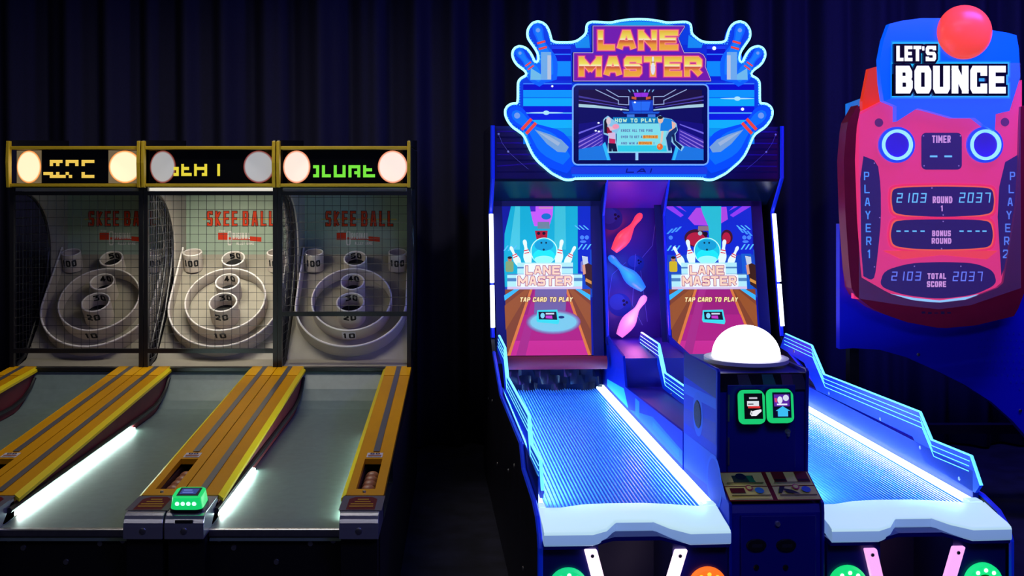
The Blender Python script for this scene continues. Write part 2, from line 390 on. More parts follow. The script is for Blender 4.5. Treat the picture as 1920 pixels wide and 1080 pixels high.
    wall(b, [(-ro+.0, .8)]+[(-ro, .6)]+arc+[(ro, .6), (ro, .8)], .085, .012)
    oring = b.build('outer_ring', M_ring, R)
    b = MB(); pth = [(-ro, .8), (-ro, .6)]+arc+[(ro, .6), (ro, .8)]; b.tube([T(x, q, .086) for x, q in pth], .006, 8); b.build('rim', M_rim, oring, smooth=True)
    cir = lambda r, c, n=48: [(r*cos(2*pi*k/n), c+r*sin(2*pi*k/n)) for k in range(n+1)]
    def cup(name, x, s_, r, h, tilt=0):
        ax = (nv*cos(tilt)+sv*sin(tilt)).normalized(); yv = ax.cross(xv).normalized()
        fr = frame(T(x, s_), xv, yv, ax)
        b = MB(); b.use(M_ring); b.lathe([(r, -.01), (r, h)], fr, 44, cap=False); b.lathe([(r-.010, h), (r-.010, .004)], fr, 44, cap=False)
        b.use(M_rim); b.lathe([(r, h), (r-.003, h+.003), (r-.008, h+.003), (r-.010, h)], fr, 44, cap=False)
        o = b.build(name, None, R, smooth=True)
        b = MB(); b.lathe([(0, .03), (r-.0101, .0301)], fr, 32, cap=False); b.build('hole', M_hole, o)
        return o, fr
    t10, fr10 = cup('ten_ring', 0, .40, .237, .085)
    b = MB(); cyl_text(b, fr10, .237, '10', .07, .045, .042, -pi/2, False, .011); b.build('numeral', M_num, t10)
    if idx == 2:
        b = MB(); 
        for k in range(6): 
            a0, a1 = -pi/2+(k-3)*.055, -pi/2+(k-2)*.055
            b.face([fr10 @ Vector((.2385*cos(a), .2385*sin(a), z)) for a, z in ((a0, .012), (a1, .012), (a1, .076), (a0, .076))])
        b.build('label_patch', ink((220, 218, 222)), t10)
    t10h = [c for c in t10.children if c.name.startswith('hole')][0]
    bpy.data.objects.remove(t10h)
    c30, f30 = cup('cup', 0, .330, .083, .12, radians(8))
    b = MB(); cyl_text(b, f30, .083, '20', .075, .045, .075, -pi/2, False, .011); b.build('numeral', M_num, c30); b = MB(); cyl_text(b, f30, .073, '30', .075, .042, .09, pi/2, True, .01); b.build('numeral', M_num, c30)
    c40, f40 = cup('cup', 0, .49, .073, .115, radians(8))
    b = MB(); cyl_text(b, f40, .063, '40', .07, .042, .085, pi/2, True, .01); b.build('numeral', M_num, c40)
    c50, f50 = cup('cup', 0, .697, .071, .09, radians(8))
    b = MB(); cyl_text(b, f50, .061, '50', .07, .042, .063, pi/2, True, .01); b.build('numeral', M_num, c50)
    for s in (-1, 1):
        c1, f1 = cup('cup', s*.255, .715, .058, .1, radians(25))
        b = MB(); cyl_text(b, f1, .058, '100', .088, .042, .05, -pi/2, False, .01); b.build('numeral', M_num, c1)
    # side walls and sign
    arcp = [(2.36+.42*sin(t*pi/2/10), 1.42+.345*cos(t*pi/2/10)) for t in range(11)]
    for s in (-1, 1):
        b = MB(); b.px(arcp + [(2.78, 1.2), (3.05, 1.2), (3.05, 1.78), (2.36, 1.78)], *sorted((s*.334, s*.344))); b.build('side_wall', M_beige, R)
    b = MB(); b.box(-.344, .344, 3.03, 3.055, 1.3, 1.8); sg = b.build('sign_board', mat('sign_green', lin((158, 178, 156)), .5), R)
    def fs(x, z, l): return (x, 3.03-l, z)
    a = Art(fs)
    a.add([(-.23, 1.594), (.24, 1.594), (.24, 1.6), (-.23, 1.6)], ink((210, 180, 70)))
    for tt, c in ((.0185, (44, 24, 20)), (.0125, (224, 70, 34))):
        a.add(strokes('SKEE', -.205, 1.553, .19, .095, tt, .015, .42)+strokes('BALL', .018, 1.553, .2, .095, tt, .015, .42), ink(c))
    a.add([[(-.135, 1.468), (-.07, 1.468), (-.07, 1.512), (-.135, 1.512)], [(.064, 1.462), (.135, 1.456), (.135, 1.484), (.064, 1.49)], [(-.07, 1.47), (.066, 1.468), (.066, 1.482), (-.07, 1.484)]], ink((212, 58, 30)))
    a.add(strokes('O', -.076, 1.434, .028, .088, .007)+strokes('RIGINAL', -.044, 1.474, .108, .038, .006)+strokes('THE', -.13, 1.517, .04, .013, .003)+strokes('ALLEY GAME', -.021, 1.437, .11, .019, .0032), ink((226, 222, 214)))
    a.build('lettering', sg)
    # cage
    zb = 1.097 if idx == 2 else .893
    b = MB()
    for s in (-1, 1):
        b.box(*sorted((s*.345, s*.368)), 2.25, 2.275, .8, 1.8)
    b.box(-.345, .345, 2.25, 2.275, zb-.012, zb+.012); b.box(-.345, .345, 2.25, 2.275, 1.752, 1.774)
    b.box(-.365, .365, 2.25, 2.3, .782, .8)
    b.build('cage_frame', M_blackmetal, R)
    b = MB(); n = 15
    for i in range(1, n): x = -.345+.69*i/n; b.tube([(x, 2.262, zb), (x, 2.262, 1.755)], .0012, 4)
    z = zb+.046
    while z < 1.75: b.tube([(-.345, 2.264, z), (.345, 2.264, z)], .0012, 4); z += .046
    b.build('front_net', M_wire, R)
    for s in (-1, 1):
        x = s*.352
        b = MB()
        b.tube([(x, y, z) for y, z in arcp]+[(x, 2.74, 1.3), (x, 2.62, 1.08), (x, 2.42, .84), (x, 2.28, .8)], .009, 8)
        b.build('side_hoop', M_blackmetal, R, smooth=True)
        b = MB()
        def yend(z):
            if z > 1.42: return 2.36+.42*sqrt(max(0, 1-((z-1.42)/.345)**2))
            return max(2.28, 2.40+(z-.8)*.6)
        z = .84
        while z < 1.75:
            b.tube([(x, 2.275, z), (x, yend(z), z)], .0016, 4); z += .046
        y = 2.3
        while y < 2.77:
            zt = 1.42+.345*sqrt(max(0, 1-((y-2.36)/.42)**2)) if y > 2.36 else 1.76
            z0 = .8 if y < 2.42 else .8+(y-2.4)/.6
            if z0 < zt: b.tube([(x, y, z0), (x, y, zt)], .0016, 4)
            y += .046
        b.build('side_net', M_wire_lit if lit else M_wire, R)
    # marquee
    b = MB(); b.box(-.36, .36, 2.32, 3.1, 1.79, 2.02); b.px([(2.2, 2.03), (2.22, 2.055), (3.1, 2.09), (3.1, 2.03)], -.364, -.352); b.px([(2.2, 2.03), (2.22, 2.055), (3.1, 2.09), (3.1, 2.03)], .352, .364)
    mq = b.build('marquee', M_black, R)
    b = MB()
    for s in (-1, 1): b.px([(2.2, 2.05), (2.19, 1.93), (2.2, 1.795), (2.235, 1.795), (2.235, 2.05)], *sorted((s*.349, s*.367)))
    b.box(-.349, .349, 2.21, 2.33, 2.004, 2.022); b.box(-.349, .349, 2.21, 2.33, 1.799, 1.817)
    b.build('marquee_frame', M_yframe, mq, bevel=.003)
    be = .16*tan(radians(22))
    b = MB()
    for xa, ya, xb, yb in ((-.349, 2.235+be, -.184, 2.235), (-.184, 2.235, .184, 2.235), (.184, 2.235, .349, 2.235+be)):
        b.hexa([(xa, ya, 1.817), (xb, yb, 1.817), (xb, yb+.01, 1.817), (xa, ya+.01, 1.817), (xa, ya, 2.004), (xb, yb, 2.004), (xb, yb+.01, 2.004), (xa, ya+.01, 2.004)])
    b.build('marquee_glass', M_gloss, mq)
    warm = {0: ((255, 232, 190), 1.15), 1: ((214, 214, 216), .55), 2: ((255, 236, 222), .95)}[idx]
    rim = {0: ((255, 150, 70), .9), 1: ((150, 60, 50), .6), 2: ((250, 150, 110), .8)}[idx]
    for s in (-1, 1):
        def fd(x, z, l, s=s): 
            y = 2.235+be*abs(x)/.165
            return (s*(.184+x), y-.002-l, 1.91+z)
        a = Art(fd, .001)
        if idx == 0: a.add([(.0, -.09), (.163, -.09), (.163, .09), (0, .09)], glow((120, 104, 76), .8))
        a.add(ell(.082, 0, .080, .09, 40), glow(*rim))
        for k in range(1, 5): a.add(ell(.082, 0, .080-.0026*k, .09-.0026*k, 40), glow(tuple(int(p+(q-p)*k/4) for p, q in zip(rim[0], warm[0])), round(rim[1]+(warm[1]-rim[1])*k/4, 2)))
        a.build('lamp_disc', mq)
    bits = {0: (["................", "..####.####.####", "..#.#..#..#.#...", "................", "................", "###.#..#....#...", "..#####.#...####"][1:], (235, 196, 84), -.174, .28, 1.947),
            1: (["...#....#...#....#", "##.###..#####....#", ".#.#....#...#....#", "##.####.#..##....#"], (226, 208, 60), -.198, .255, 1.925),
            2: ["##.#...#..#.####.#...", ".#.#...#..#.#..#.###.", ".#.#...#..#.#.##.#...", "##.###.####.#..#.####"]}[idx]
    if idx == 2: bits = (bits, (118, 226, 62), -.17, .34, 1.918)
    rowsb, cbit, xb, wb, zt = bits
    n = max(len(r_) for r_ in rowsb); dx = wb/n; dz = .0165
    def fl_(x, z, l): return (x, 2.233-l, z)
    a = Art(fl_, .0008)
    a.add([[(xb+i*dx, zt-j*dz), (xb+(i+1)*dx+.0004, zt-j*dz), (xb+(i+1)*dx+.0004, zt-(j+1)*dz-.0004), (xb+i*dx, zt-(j+1)*dz-.0004)] for j, r_ in enumerate(rowsb) for i, ch in enumerate(r_) if ch == '#'], glow(cbit, .95))
    a.build('message_display', mq)
    b = MB(); b.box(-.34, .34, 2.262, 2.32, 1.776, 1.794)
    b.build('marquee_lamp', mat('lamp_warm', (.8, .8, .75), .5, emis=(1, .93, .8), es=.7) if lit else mat('lamp_off', (.3, .3, .3), .5), mq)
    return R
XC = (-2.14, -1.40, -.66)
m1 = alley(XC[0], 0, 'ball rolling alley at far left, partly cut off, with bright amber marquee discs')
m2 = alley(XC[1], 1, 'middle ball rolling alley whose target board is brightly lit behind the black net')
m3 = alley(XC[2], 2, 'right-hand ball rolling alley with green marquee letters and card reader on its left rail')
il = area('alley_interior_lamp', (-1.40, 6.02, 1.76), (-1.40, 6.45, 1.1), 0.6, .03, 4.2, (1, .93, .78)); il.data.spread = radians(125)
# card reader on the third alley
def reader(parent, fr, w_, h_, d_, scr, green=(40, 240, 120), gs=1.0, lamps=True):
    b = MB(); P = rrect(-w_/2, -h_/2, w_/2, h_/2, w_*.22)
    b.prism(P, lambda x, y: fr @ Vector((x, y, 0)), lambda x, y: fr @ Vector((x*.9, y*.93, d_)))
    o = b.build('card_reader', glow(green, gs), parent, smooth=True)
    b = MB(); b.prism(rrect(-w_*.52, -h_*.52, w_*.52, h_*.52, w_*.22), lambda x, y: fr @ Vector((x, y, -.02)), lambda x, y: fr @ Vector((x, y, .0)))
    b.build('reader_base', M_blackmetal, o)
    for k in range(4 if lamps else 0):
        b = MB(); b.lathe([(.0, .002), (.007, .001), (.008, 0)], fr @ Matrix.Translation((-w_*.26+k*w_*.17, -h_*.478, d_*.5)) @ Matrix.Rotation(pi/2, 4, 'X'), 12); b.build('reader_light', glow((190, 255, 220), 1.5), o)
    a = Art(lambda x, y, l: tuple(fr @ Vector(((x-.5)*w_*(.66 if lamps else .7), (y-.44)*h_*(.68 if lamps else .74), d_+.001+l))), .0006)
    scr(a); a.build('reader_screen', o)
    return o
def scr0(a):
    a.add([(0, 0), (1, 0), (1, 1), (0, 1)], glow((10, 16, 30), 1)); a.add([(.1, .2), (.85, .2), (.9, .85), (.1, .85)], glow((40, 60, 130), 1))
    a.add([[(.2, .35), (.7, .35), (.7, .45), (.2, .45)], [(.2, .6), (.6, .6), (.6, .7), (.2, .7)]], glow((110, 130, 200), 1))
tl = radians(7)
reader(m3, frame((-.2995, .078, .692), (1, 0, 0), (0, cos(tl), sin(tl)), (0, -sin(tl), cos(tl))), .114, .105, .04, scr0, (20, 215, 110), .9)
# balls lying in the wells
for mi, (xm, nm, gl) in enumerate(((XC[1], 'card reader rail', 'wooden balls in the middle alley well'), (XC[2], 'far right rail', 'wooden balls in the right alley well'))):
    for k in range(5):
        b = MB(); n = 14
        b.lathe([(.0318*sin(pi*j/n), -.0318*cos(pi*j/n)) for j in range(n+1)], frame((0, 0, 0), (1, 0, 0), (0, 1, 0), (0, 0, 1)), 24, cap=False)
        o = b.build('wooden_ball', M_wood, None, smooth=True); o.location = (xm+.297, 3.68+.335+k*.0645, .6365)
        pos = ('nearest the coin box', 'second from the coin box', 'third from the coin box', 'fourth from the coin box', 'farthest from the coin box')[k]
        tag(o, 'brown wooden ball in the %s well, %s' % (('middle alley', 'right-hand alley')[mi], pos), 'ball', gl)
b = MB(); n = 10
b.raw([(.02*cos(a)*random.uniform(.6, 1.3), .012*sin(a)*random.uniform(.6, 1.3), z) for z in (.0, .014, .028, .04) for a in [2*pi*k/n for k in range(n)]],
      [(j*n+k, j*n+(k+1) % n, (j+1)*n+(k+1) % n, (j+1)*n+k) for j in range(3) for k in range(n)] + [tuple(range(n))[::-1], tuple(30+k for k in range(n))])
o = b.build('paper_scrap', mat('paper', (.75, .75, .8), .8)); o.location = (-.345, 6.45, .003); o.scale = (1.3, 1.3, 1.3)
tag(o, 'small crumpled white paper scrap on the dark carpet beside the right alley', 'litter')
#PART2
# ------------------------------------------------------------------ two-lane bowling machine
# its own axes: u to the right, v away from the players, z up; turned 2.4 degrees
PHI = radians(2.4); LX, LY = .268, 3.72
B = root('bowling_arcade_machine', (LX, LY, 0), PHI, 'wide two-lane bowling arcade machine glowing blue with a pin-shaped neon header', 'arcade game')
def on_v(px, py, v):        # photograph reading -> u, z on the machine's upright plane at v
    c, s, k = cos(PHI), sin(PHI), (px-CX)/FPX
    u = (k*(LY+v*c)-LX+v*s)/(c-k*s); Y = LY+u*s+v*c
    return u, EYE-(py-CY)*Y/FPX
WD = 1.66
M_panelside = mat('side_laminate', lin((16, 14, 30)), .4, noise=(7, .5))
M_trim = mat('blue_edging', lin((20, 50, 255)), .35, emis=(0, .02, .5), es=.25)  # edging is no lamp; blue light it catches is put into emission
M_neon = mat('neon_cyan', (.4, .9, 1), .4, emis=(.12, .7, 1.0), es=1.25)
M_neonedge = mat('neon_edge', (.4, .9, 1), .4, emis=(.12, .7, 1.0), es=1.25)
M_wing = mat('wing_acrylic', lin((3, 30, 150)), .3, emis=lin((0, 62, 250)), es=.42)
M_tube = mat('tube_white', (.9, .9, 1), .4, emis=(.85, .9, 1), es=2.5)
M_strip = mat('strip_white', (.8, .95, .95), .4, emis=(.72, 1, .98), es=1.8)
M_ribs = mat('lane_acrylic', lin((96, 178, 252)), .25, emis=lin((20, 90, 230)), es=.16)  # lighter than the lane floor: light caught by the ribs put into colour
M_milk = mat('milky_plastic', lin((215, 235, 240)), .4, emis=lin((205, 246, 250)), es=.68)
M_maroon = mat('roller_cloth', lin((130, 30, 60)), .6)
# side panels
prof = [(.05, .02), (.0, .1), (.0, .55), (.02, .59), (.08, .63), (.19, .655), (.58, .668), (.69, .746), (1.76, .735), (2.3, .872), (2.4, .94), (2.57, 1.65), (2.4, 1.85), (2.4, 2.148), (3.1, 2.148), (3.1, .02)]
for x0, x1 in ((-.014, .006), (WD-.006, WD+.014)):
    b = MB(); b.px(prof, x0, x1); sp = b.build('side_panel', M_panelside, B)
    xm = (x0+x1)/2
    b = MB(); b.tube([(xm, v, z) for v, z in [(2.4, .94), (2.568, 1.65), (2.398, 1.85), (2.398, 2.148)]], .012, 6); b.build('edging', M_trim, sp)
    b = MB(); b.tube([(xm, v, z) for v, z in prof[1:10]], .0095, 6); b.build('edging', M_trim, sp)
    for (va, za), (vb, zb) in (((2.553, 1.64), (2.462, 1.25)), ((2.459, 1.235), (2.405, 1.0))):
        b = MB(); b.tube([(xm, va-.016, za), (xm, vb-.016, zb)], .0125, 10); b.build('light_tube', M_tube, B, smooth=True)
for v, z in ((2.62, .55), (2.3, .6), (1.2, .5), (.5, .3), (1.9, .35), (.9, .6)):
    b = MB(); b.lathe([(0, .003), (.009, .003), (.011, 0)], frame((-.014, v, z), (0, 1, 0), (0, 0, 1), (-1, 0, 0)), 12); b.build('side_screw', M_steel, B)
# cabinet interior: back, roof, visor, upper panel
b = MB(); b.box(.006, WD-.006, 3.06, 3.1, .02, 2.14); b.box(.006, WD-.006, 2.42, 3.06, 2.12, 2.146); b.build('rear_cabinet', M_navyd, B)
b = MB(); b.box(.006, WD-.006, 2.41, 2.43, 1.845, 2.12); up = b.build('upper_panel', mat('purple_panel', lin((30, 14, 92)), .3), B)
a = Art(lambda x, z, l: (x, 2.41-l, z))
for k in range(8):
    a.add([(.02, 1.88+k*.033), (.3, 1.88+k*.033+(.02 if k == 1 else 0)), (.3, 1.89+k*.033+(.02 if k == 1 else 0)), (.02, 1.888+k*.033)], ink((52, 22, 150) if k % 2 else (22, 12, 84)))
    a.add([(WD-.02, 1.88+k*.033), (WD-.3, 1.88+k*.033), (WD-.3, 1.89+k*.033), (WD-.02, 1.888+k*.033)], ink((52, 22, 150) if k % 2 else (22, 12, 84)))
for sx in (0, 1):
    q = [(.03, 2.1), (.05, 2.05), (.085, 2.0), (.14, 1.95), (.2, 1.9)]
    f = lambda x: WD-x if sx else x
    a.add(thick([(f(x), z) for x, z in q], .002), ink((130, 120, 230)))
    for x, z in (q[0], q[2]): a.add(ell(f(x), z, .006), ink((190, 190, 250)))
a.build('panel_artwork', up)
for ua, ub in ((.008, .652), (1.02, WD-.008)):
    b = MB(); b.hexa([(ua, 2.42, 1.83), (ub, 2.42, 1.83), (ub, 2.64, 1.69), (ua, 2.64, 1.69), (ua, 2.42, 1.845), (ub, 2.42, 1.845), (ub, 2.64, 1.705), (ua, 2.64, 1.705)])
    b.build('visor', mat('visor_gloss', lin((8, 30, 62)), .25), B)
# screens
def screen_map(right):
    p00, p10 = on_v(*((941, 387), (1245, 387))[right], 2.6), on_v(*((1107, 387), (1408, 387))[right], 2.6)
    q0, q1 = on_v(*((951, 667), (1262, 667))[right], 2.42), on_v(*((1113, 667), (1428, 667))[right], 2.42)
    nrm = Vector((0, -.849, .18)).normalized()
    def f(x, y, l):      # x, y in 0..1 from the top left
        uu = (p00[0]*(1-x)+p10[0]*x)*(1-y)+(q0[0]*(1-x)+q1[0]*x)*y; z = p00[1]*(1-y)+q0[1]*y; v = 2.6*(1-y)+2.42*y
        return (uu, v+nrm.y*l, z+nrm.z*l)
    return f
for side in (0, 1):
    f = screen_map(side)
    b = MB(); b.hexa([f(-.06, 1.02, -.04), f(1.06, 1.02, -.04), f(1.06, -.03, -.04), f(-.06, -.03, -.04), f(-.06, 1.02, 0), f(1.06, 1.02, 0), f(1.06, -.03, 0), f(-.06, -.03, 0)])
    scr = b.build('screen', M_gloss, B)
    b = MB()
    for x0, x1 in ((-.115, -.0), (1.0, 1.12)):
        b.hexa([f(x0, 1.05, .0), f(x1, 1.05, .0), f(x1, -.07, .0), f(x0, -.07, .0), f(x0, 1.05, .006), f(x1, 1.05, .006), f(x1, -.07, .006), f(x0, -.07, .006)])
    b.hexa([f(-.1, -.0, .0), f(1.1, -.0, .0), f(1.1, -.07, .0), f(-.1, -.07, .0), f(-.1, -.0, .006), f(1.1, -.0, .006), f(1.1, -.07, .006), f(-.1, -.07, .006)])
    b.build('screen_surround', M_navyd, B)
    X = lambda px, py: ((px-(941+10*(py-387)/280))/166, (py-387)/280)      # left screen, read from the photograph
    P = lambda pts: [X(*p) for p in pts]
    E = lambda cx, cy, rx, ry=None, n=28: P(ell(cx, cy, rx, ry, n))
    a = Art(f)
    a.add([(0, 0), (1, 0), (1, 1), (0, 1)], glow((14, 22, 150), 1))
    # hall backdrop
    a.add([P([(935, 470), (1115, 470), (1115, 560), (935, 560)])], glow((20, 70, 190)))
    if side == 0:
        a.add([P([(958, 387), (1090, 387), (1086, 540), (944, 540), (946, 440)])], glow((18, 170, 205)))
        a.add([P([(966, 387), (975, 387), (975, 470), (955, 470)])], glow((70, 195, 215))); a.add([P([(1040, 387), (1060, 387), (1062, 470), (1040, 470)])], glow((60, 190, 210)))
        a.add([P([(993, 387), (1037, 387), (1036, 405), (1030, 425), (1002, 425), (998, 412)])], glow((196, 90, 240))); a.add([P([(993, 387), (1004, 387), (1004, 397), (995, 397)])], glow((70, 30, 190)))
        a.add([P([(1010, 388), (1035, 388), (1035, 392), (1010, 392)])], glow((200, 130, 190)))
        a.add([E(1024, 406.5, 9, 6)], glow((20, 110, 200)))
        a.add([P([(1008, 417), (1030, 417), (1031, 430), (1008, 430)])], glow((110, 130, 150))); a.add([X(*p) for p in q] for q in strokes('LANE', 1012, -424, 18, 6, 1.4)) if 0 else None
        a.add([P([(1003, 434), (1027, 434), (1026, 450), (1006, 450)])], glow((170, 24, 40))); a.add([E(1010, 439, 3), E(1020, 439, 3)], glow((16, 10, 20)))
        a.add([P([(1083, 387), (1107, 387), (1108, 520), (1085, 520)])], glow((10, 40, 190)))
    else:
        a.add([P([(941, 387), (1107, 387), (1108, 480), (943, 480)])], glow((16, 40, 200)))
        a.add([P([(941, 387), (958, 387), (978, 404), (972, 408)]), P([(1107, 387), (1090, 387), (1066, 404), (1072, 408)]), P([(964, 387), (972, 387), (984, 398)]), P([(1082, 387), (1074, 387), (1064, 396)])], glow((140, 60, 235)))
        a.add([P([(986, 410), (1002, 390), (1060, 388), (1062, 412), (1040, 425), (998, 423)])], glow((170, 70, 220)))
        a.add([P([(1011, 387), (1050, 387), (1047, 470), (1026, 470), (1024, 425), (1014, 400)])], glow((40, 185, 205)))
        a.add([E(1000, 448, 22, 17)], glow((60, 20, 40))); a.add([E(1000, 450, 18, 13)], glow((176, 28, 60))); a.add([E(1059, 446, 11, 14)], glow((60, 20, 40))); a.add([E(1058, 448, 8, 11)], glow((176, 28, 60)))
        a.add([E(1008, 439, 4)], glow((160, 190, 200))); a.add([E(1018, 440, 4.5)], glow((30, 12, 20)))
        a.add([P([(1005, 425), (1024, 425), (1025, 434), (1004, 434)])], glow((140, 110, 120)))
        a.add([q for k in range(3) for q in (P([(944+k*8, 440-k*2), (948+k*8, 440-k*2), (958+k*8, 430-k*2), (954+k*8, 430-k*2)]), P([(1080+k*8, 428+k*3), (1084+k*8, 428+k*3), (1092+k*8, 438+k*3), (1088+k*8, 438+k*3)]))], glow((70, 150, 250)))
        a.add([P([(1085, 478), (1104, 478), (1106, 545), (1087, 545)])], glow((20, 90, 200)))
    a.add([q for k in range(3) for q in (P([(944+k*8, 472), (947+k*8, 472), (954+k*8, 462), (951+k*8, 462)]), P([(1086+k*8, 432), (1089+k*8, 432), (1080+k*8, 424), (1077+k*8, 424)]), P([(1084+k*8, 470), (1087+k*8, 470), (1094+k*8, 460), (1091+k*8, 460)]))], glow((90, 190, 245)))
    a.add([E(1092, 447, 4), E(1101, 447, 4), E(1094, 455, 6, 2.5)] + ([E(952, 447, 4)] if side else []), glow((70, 130, 240)))
    for cx, c1 in ((956, (206, 180, 30) if side else (130, 160, 110)), (1098, (30, 90, 210) if side else (120, 120, 190))):      # spectators
        a.add([P(rrect(cx-8, 492, cx+7, 512, 3))], glow(c1)); a.add([E(cx, 488, 4.2, 4.6)], glow((180, 120, 90))); a.add([E(cx, 485, 4.2, 2.4)], glow((30, 18, 16)))
    a.add([P([(1092, 482), (1103, 484), (1104, 500), (1095, 500)])], glow((190, 205, 220)))
    a.add([P([(1094, 500), (1104, 496), (1112, 500), (1112, 545), (1100, 536), (1098, 520)])], glow((58, 30, 22))); a.add([P([(1093, 500), (1098, 498), (1100, 516), (1095, 518)])], glow((214, 150, 120)))
    a.add([P([(1100, 524), (1111, 530), (1111, 536), (1099, 530)])], glow((206, 140, 60)))
    # lane in perspective
    a.add([P([(945, 545), (1109, 545), (1113, 667), (951, 667)])], glow((128, 66, 40)))
    a.add([P([(994, 545), (1066, 545), (1112, 667), (951, 667)])], glow((214, 120, 60)))
    a.add([P([(999, 545), (1061, 545), (1106, 667), (957, 667)])], glow((154, 32, 118))); a.add([P([(983, 592), (1079, 592), (1106, 667), (957, 667)])], glow((170, 34, 124))); a.add([P([(966, 640), (1096, 640), (1106, 667), (957, 667)])], glow((196, 44, 140)))
    a.add([P([(1003, 545), (1016, 545), (986, 667), (968, 667)])], glow((164, 44, 130)))
    if side == 0: a.add([P([(1004, 545), (1064, 545), (1062, 585), (1002, 590)])], glow((112, 96, 156)))
    a.add([P([(945, 556), (964, 545), (974, 545), (946, 566)]), P([(1109, 556), (1090, 545), (1080, 545), (1109, 566)])], glow((60, 180, 240)))
    a.add([P([(946, 575), (984, 546), (994, 546), (948, 620)]), P([(1110, 575), (1076, 546), (1068, 546), (1110, 620)])], glow((150, 82, 40)))
    if side == 0:
        [a.add([E(1039, 606, 54-2*k, 24-1.4*k)], glow(tuple(int(p*(1-k/5)+q*k/5) for p, q in zip((140, 50, 130), (122, 196, 218))))) for k in range(1, 6)]; a.add([E(1054, 597, 6, 2.4)], glow((30, 50, 110)))
    # pins and ball behind the name board
    for hx, hy, bx, by in ((957, 464, 975, 502), (983, 451, 992, 500), (1054, 451, 1046, 500), (1079, 464, 1060, 502)):
        a.add([P(pin2(hx, hy, bx, by, 1.02))], glow((226, 246, 250)))
        m_ = lambda t: (hx+(bx-hx)*t, hy+(by-hy)*t)
        for t in (.42, .52):
            d = Vector((bx-hx, by-hy)).normalized(); n_ = Vector((-d.y, d.x)); c = Vector(m_(t))
            a.add([P([tuple(c-n_*4.6-d*.9), tuple(c+n_*4.6-d*.9), tuple(c+n_*4.6+d*.9), tuple(c-n_*4.6+d*.9)])], glow((214, 40, 50)))
    a.add([E(1020, 473, 25.5, 25.5, 40)], glow((200, 250, 246))); a.add([E(1020, 473, 23.6, 24, 40)], glow((28, 196, 222)))
    a.add([E(1020, 483, 21, 14)], glow((30, 228, 236))); a.add([E(1020, 462, 18, 10.5)], glow((24, 156, 206)))
    a.add([E(1020, 489, 18, 7)], glow((150, 244, 240)))
    a.add([E(1015, 457.5, 1.8), E(1024, 457.5, 1.8), E(1019.5, 470.5, 2)], glow((10, 50, 70)))
    a.add([P([(970, 495), (1075, 495), (1075, 516), (1093, 516), (1093, 545), (951, 545), (951, 516), (970, 516)])], glow((176, 232, 244)))
    a.add([P([(951, 524), (1093, 524), (1093, 530), (951, 530)]), P([(970, 503), (1075, 503), (1075, 506), (970, 506)]), P([(951, 516), (1093, 516), (1093, 518), (951, 518)])], glow((80, 130, 180)))
    a.add([P([(951, 540), (1093, 540), (1093, 545), (951, 545)])], glow((210, 190, 220)))
    a.add([P(rrect(982, 497, 1054, 520, 4)), P(rrect(968, 517, 1077, 541, 4))], glow((236, 244, 250)))
    T = lambda s_, x, y0, w_, h_, t, bt, sl=0: [[X(px, -py) for px, py in q] for q in strokes(s_, x, -y0, w_, h_, t, bt, .16, sl)]
    for t, c in ((6.0, (160, 60, 110)), (3.9, (252, 216, 190))):
        a.add(T('LANE', 985.5, 518, 65, 17, t, 4.2)+T('MASTER', 971, 538.5, 102, 18, t, 4.2), glow(c, .95))
    for t, c in ((3.2, (120, 60, 40)), (1.9, (250, 226, 160))): a.add(T('TAP CARD TO PLAY', 974, 568.5, 100, 8.6, t, 2, .18), glow(c))
    a.add([P([(1008, 584), (1046, 583), (1050, 605), (1048, 610), (1008, 606), (1006, 602)])], glow((60, 214, 224))); a.add([P([(1010, 587), (1044, 587), (1046, 602), (1011, 601)])], glow((22, 24, 44)))
    a.add([E(1018, 594, 4, 5)], glow((130, 210, 240))); a.add([P([(1024, 594), (1036, 594), (1037, 600), (1024, 599)])], glow((190, 60, 190))); a.add([P([(1024, 589), (1040, 589), (1040, 592), (1024, 592)])], glow((200, 210, 220)))
    a.build('screen_image', scr)
    ua, ub = ((.075, .63), (1.03, WD-.02))[side]
    b = MB(); b.lathe([(.037, 0), (.037, ub-ua)], frame((ua, 2.3, .812), (0, 1, 0), (0, 0, 1), (1, 0, 0)), 28); b.build('roller', M_maroon, B, smooth=True)
    b = MB()
    nn = 30
    for i in range(nn):
        for j in range(4):
            g = lambda i, j: (ua+(ub-ua)*i/nn, 2.46+.03*sin(i*.7+j*1.9)+.02*sin(i*1.7+j*2.3)*cos(i*.31), .62+.045*j)
            b.face([g(i, j), g(i+1, j), g(i+1, j+1), g(i, j+1)])
    b.build('pit_cloth', mat('pit_cloth', lin((12, 16, 48)), .3), B, smooth=True)
# centre recess with three lit pins
b = MB(); b.box(.64, 1.03, 2.62, 2.64, .9, 1.72); bk = b.build('recess_back', mat('recess_purple', lin((44, 30, 150)), .35), B)
a = Art(lambda x, z, l: (x, 2.62-l, z))
for cx, cz, r in ((.715, 1.61, .068), (.86, 1.345, .05), (.765, 1.1, .068)):
    a.add(ell(cx, cz, r), ink((30, 60, 170))); a.add(ell(cx-.2*r, cz+.25*r, r*.7), ink((44, 80, 190)))
    a.add([ell(cx+r*.35, cz+r*.35, r*.13), ell(cx+r*.62, cz+r*.2, r*.12), ell(cx+r*.4, cz+r*.02, r*.12)], ink((14, 20, 80)))
for q in ([(.98, 1.6), (.96, 1.45), (.9, 1.38)], [(.86, 1.4), (.84, 1.1), (.9, .98)], [(.7, 1.15), (.72, 1.28), (.8, 1.35)], [(.89, 1.3), (.93, 1.0)]): a.add(thick(q, .003), ink((110, 120, 230)))
a.build('recess_artwork', bk)
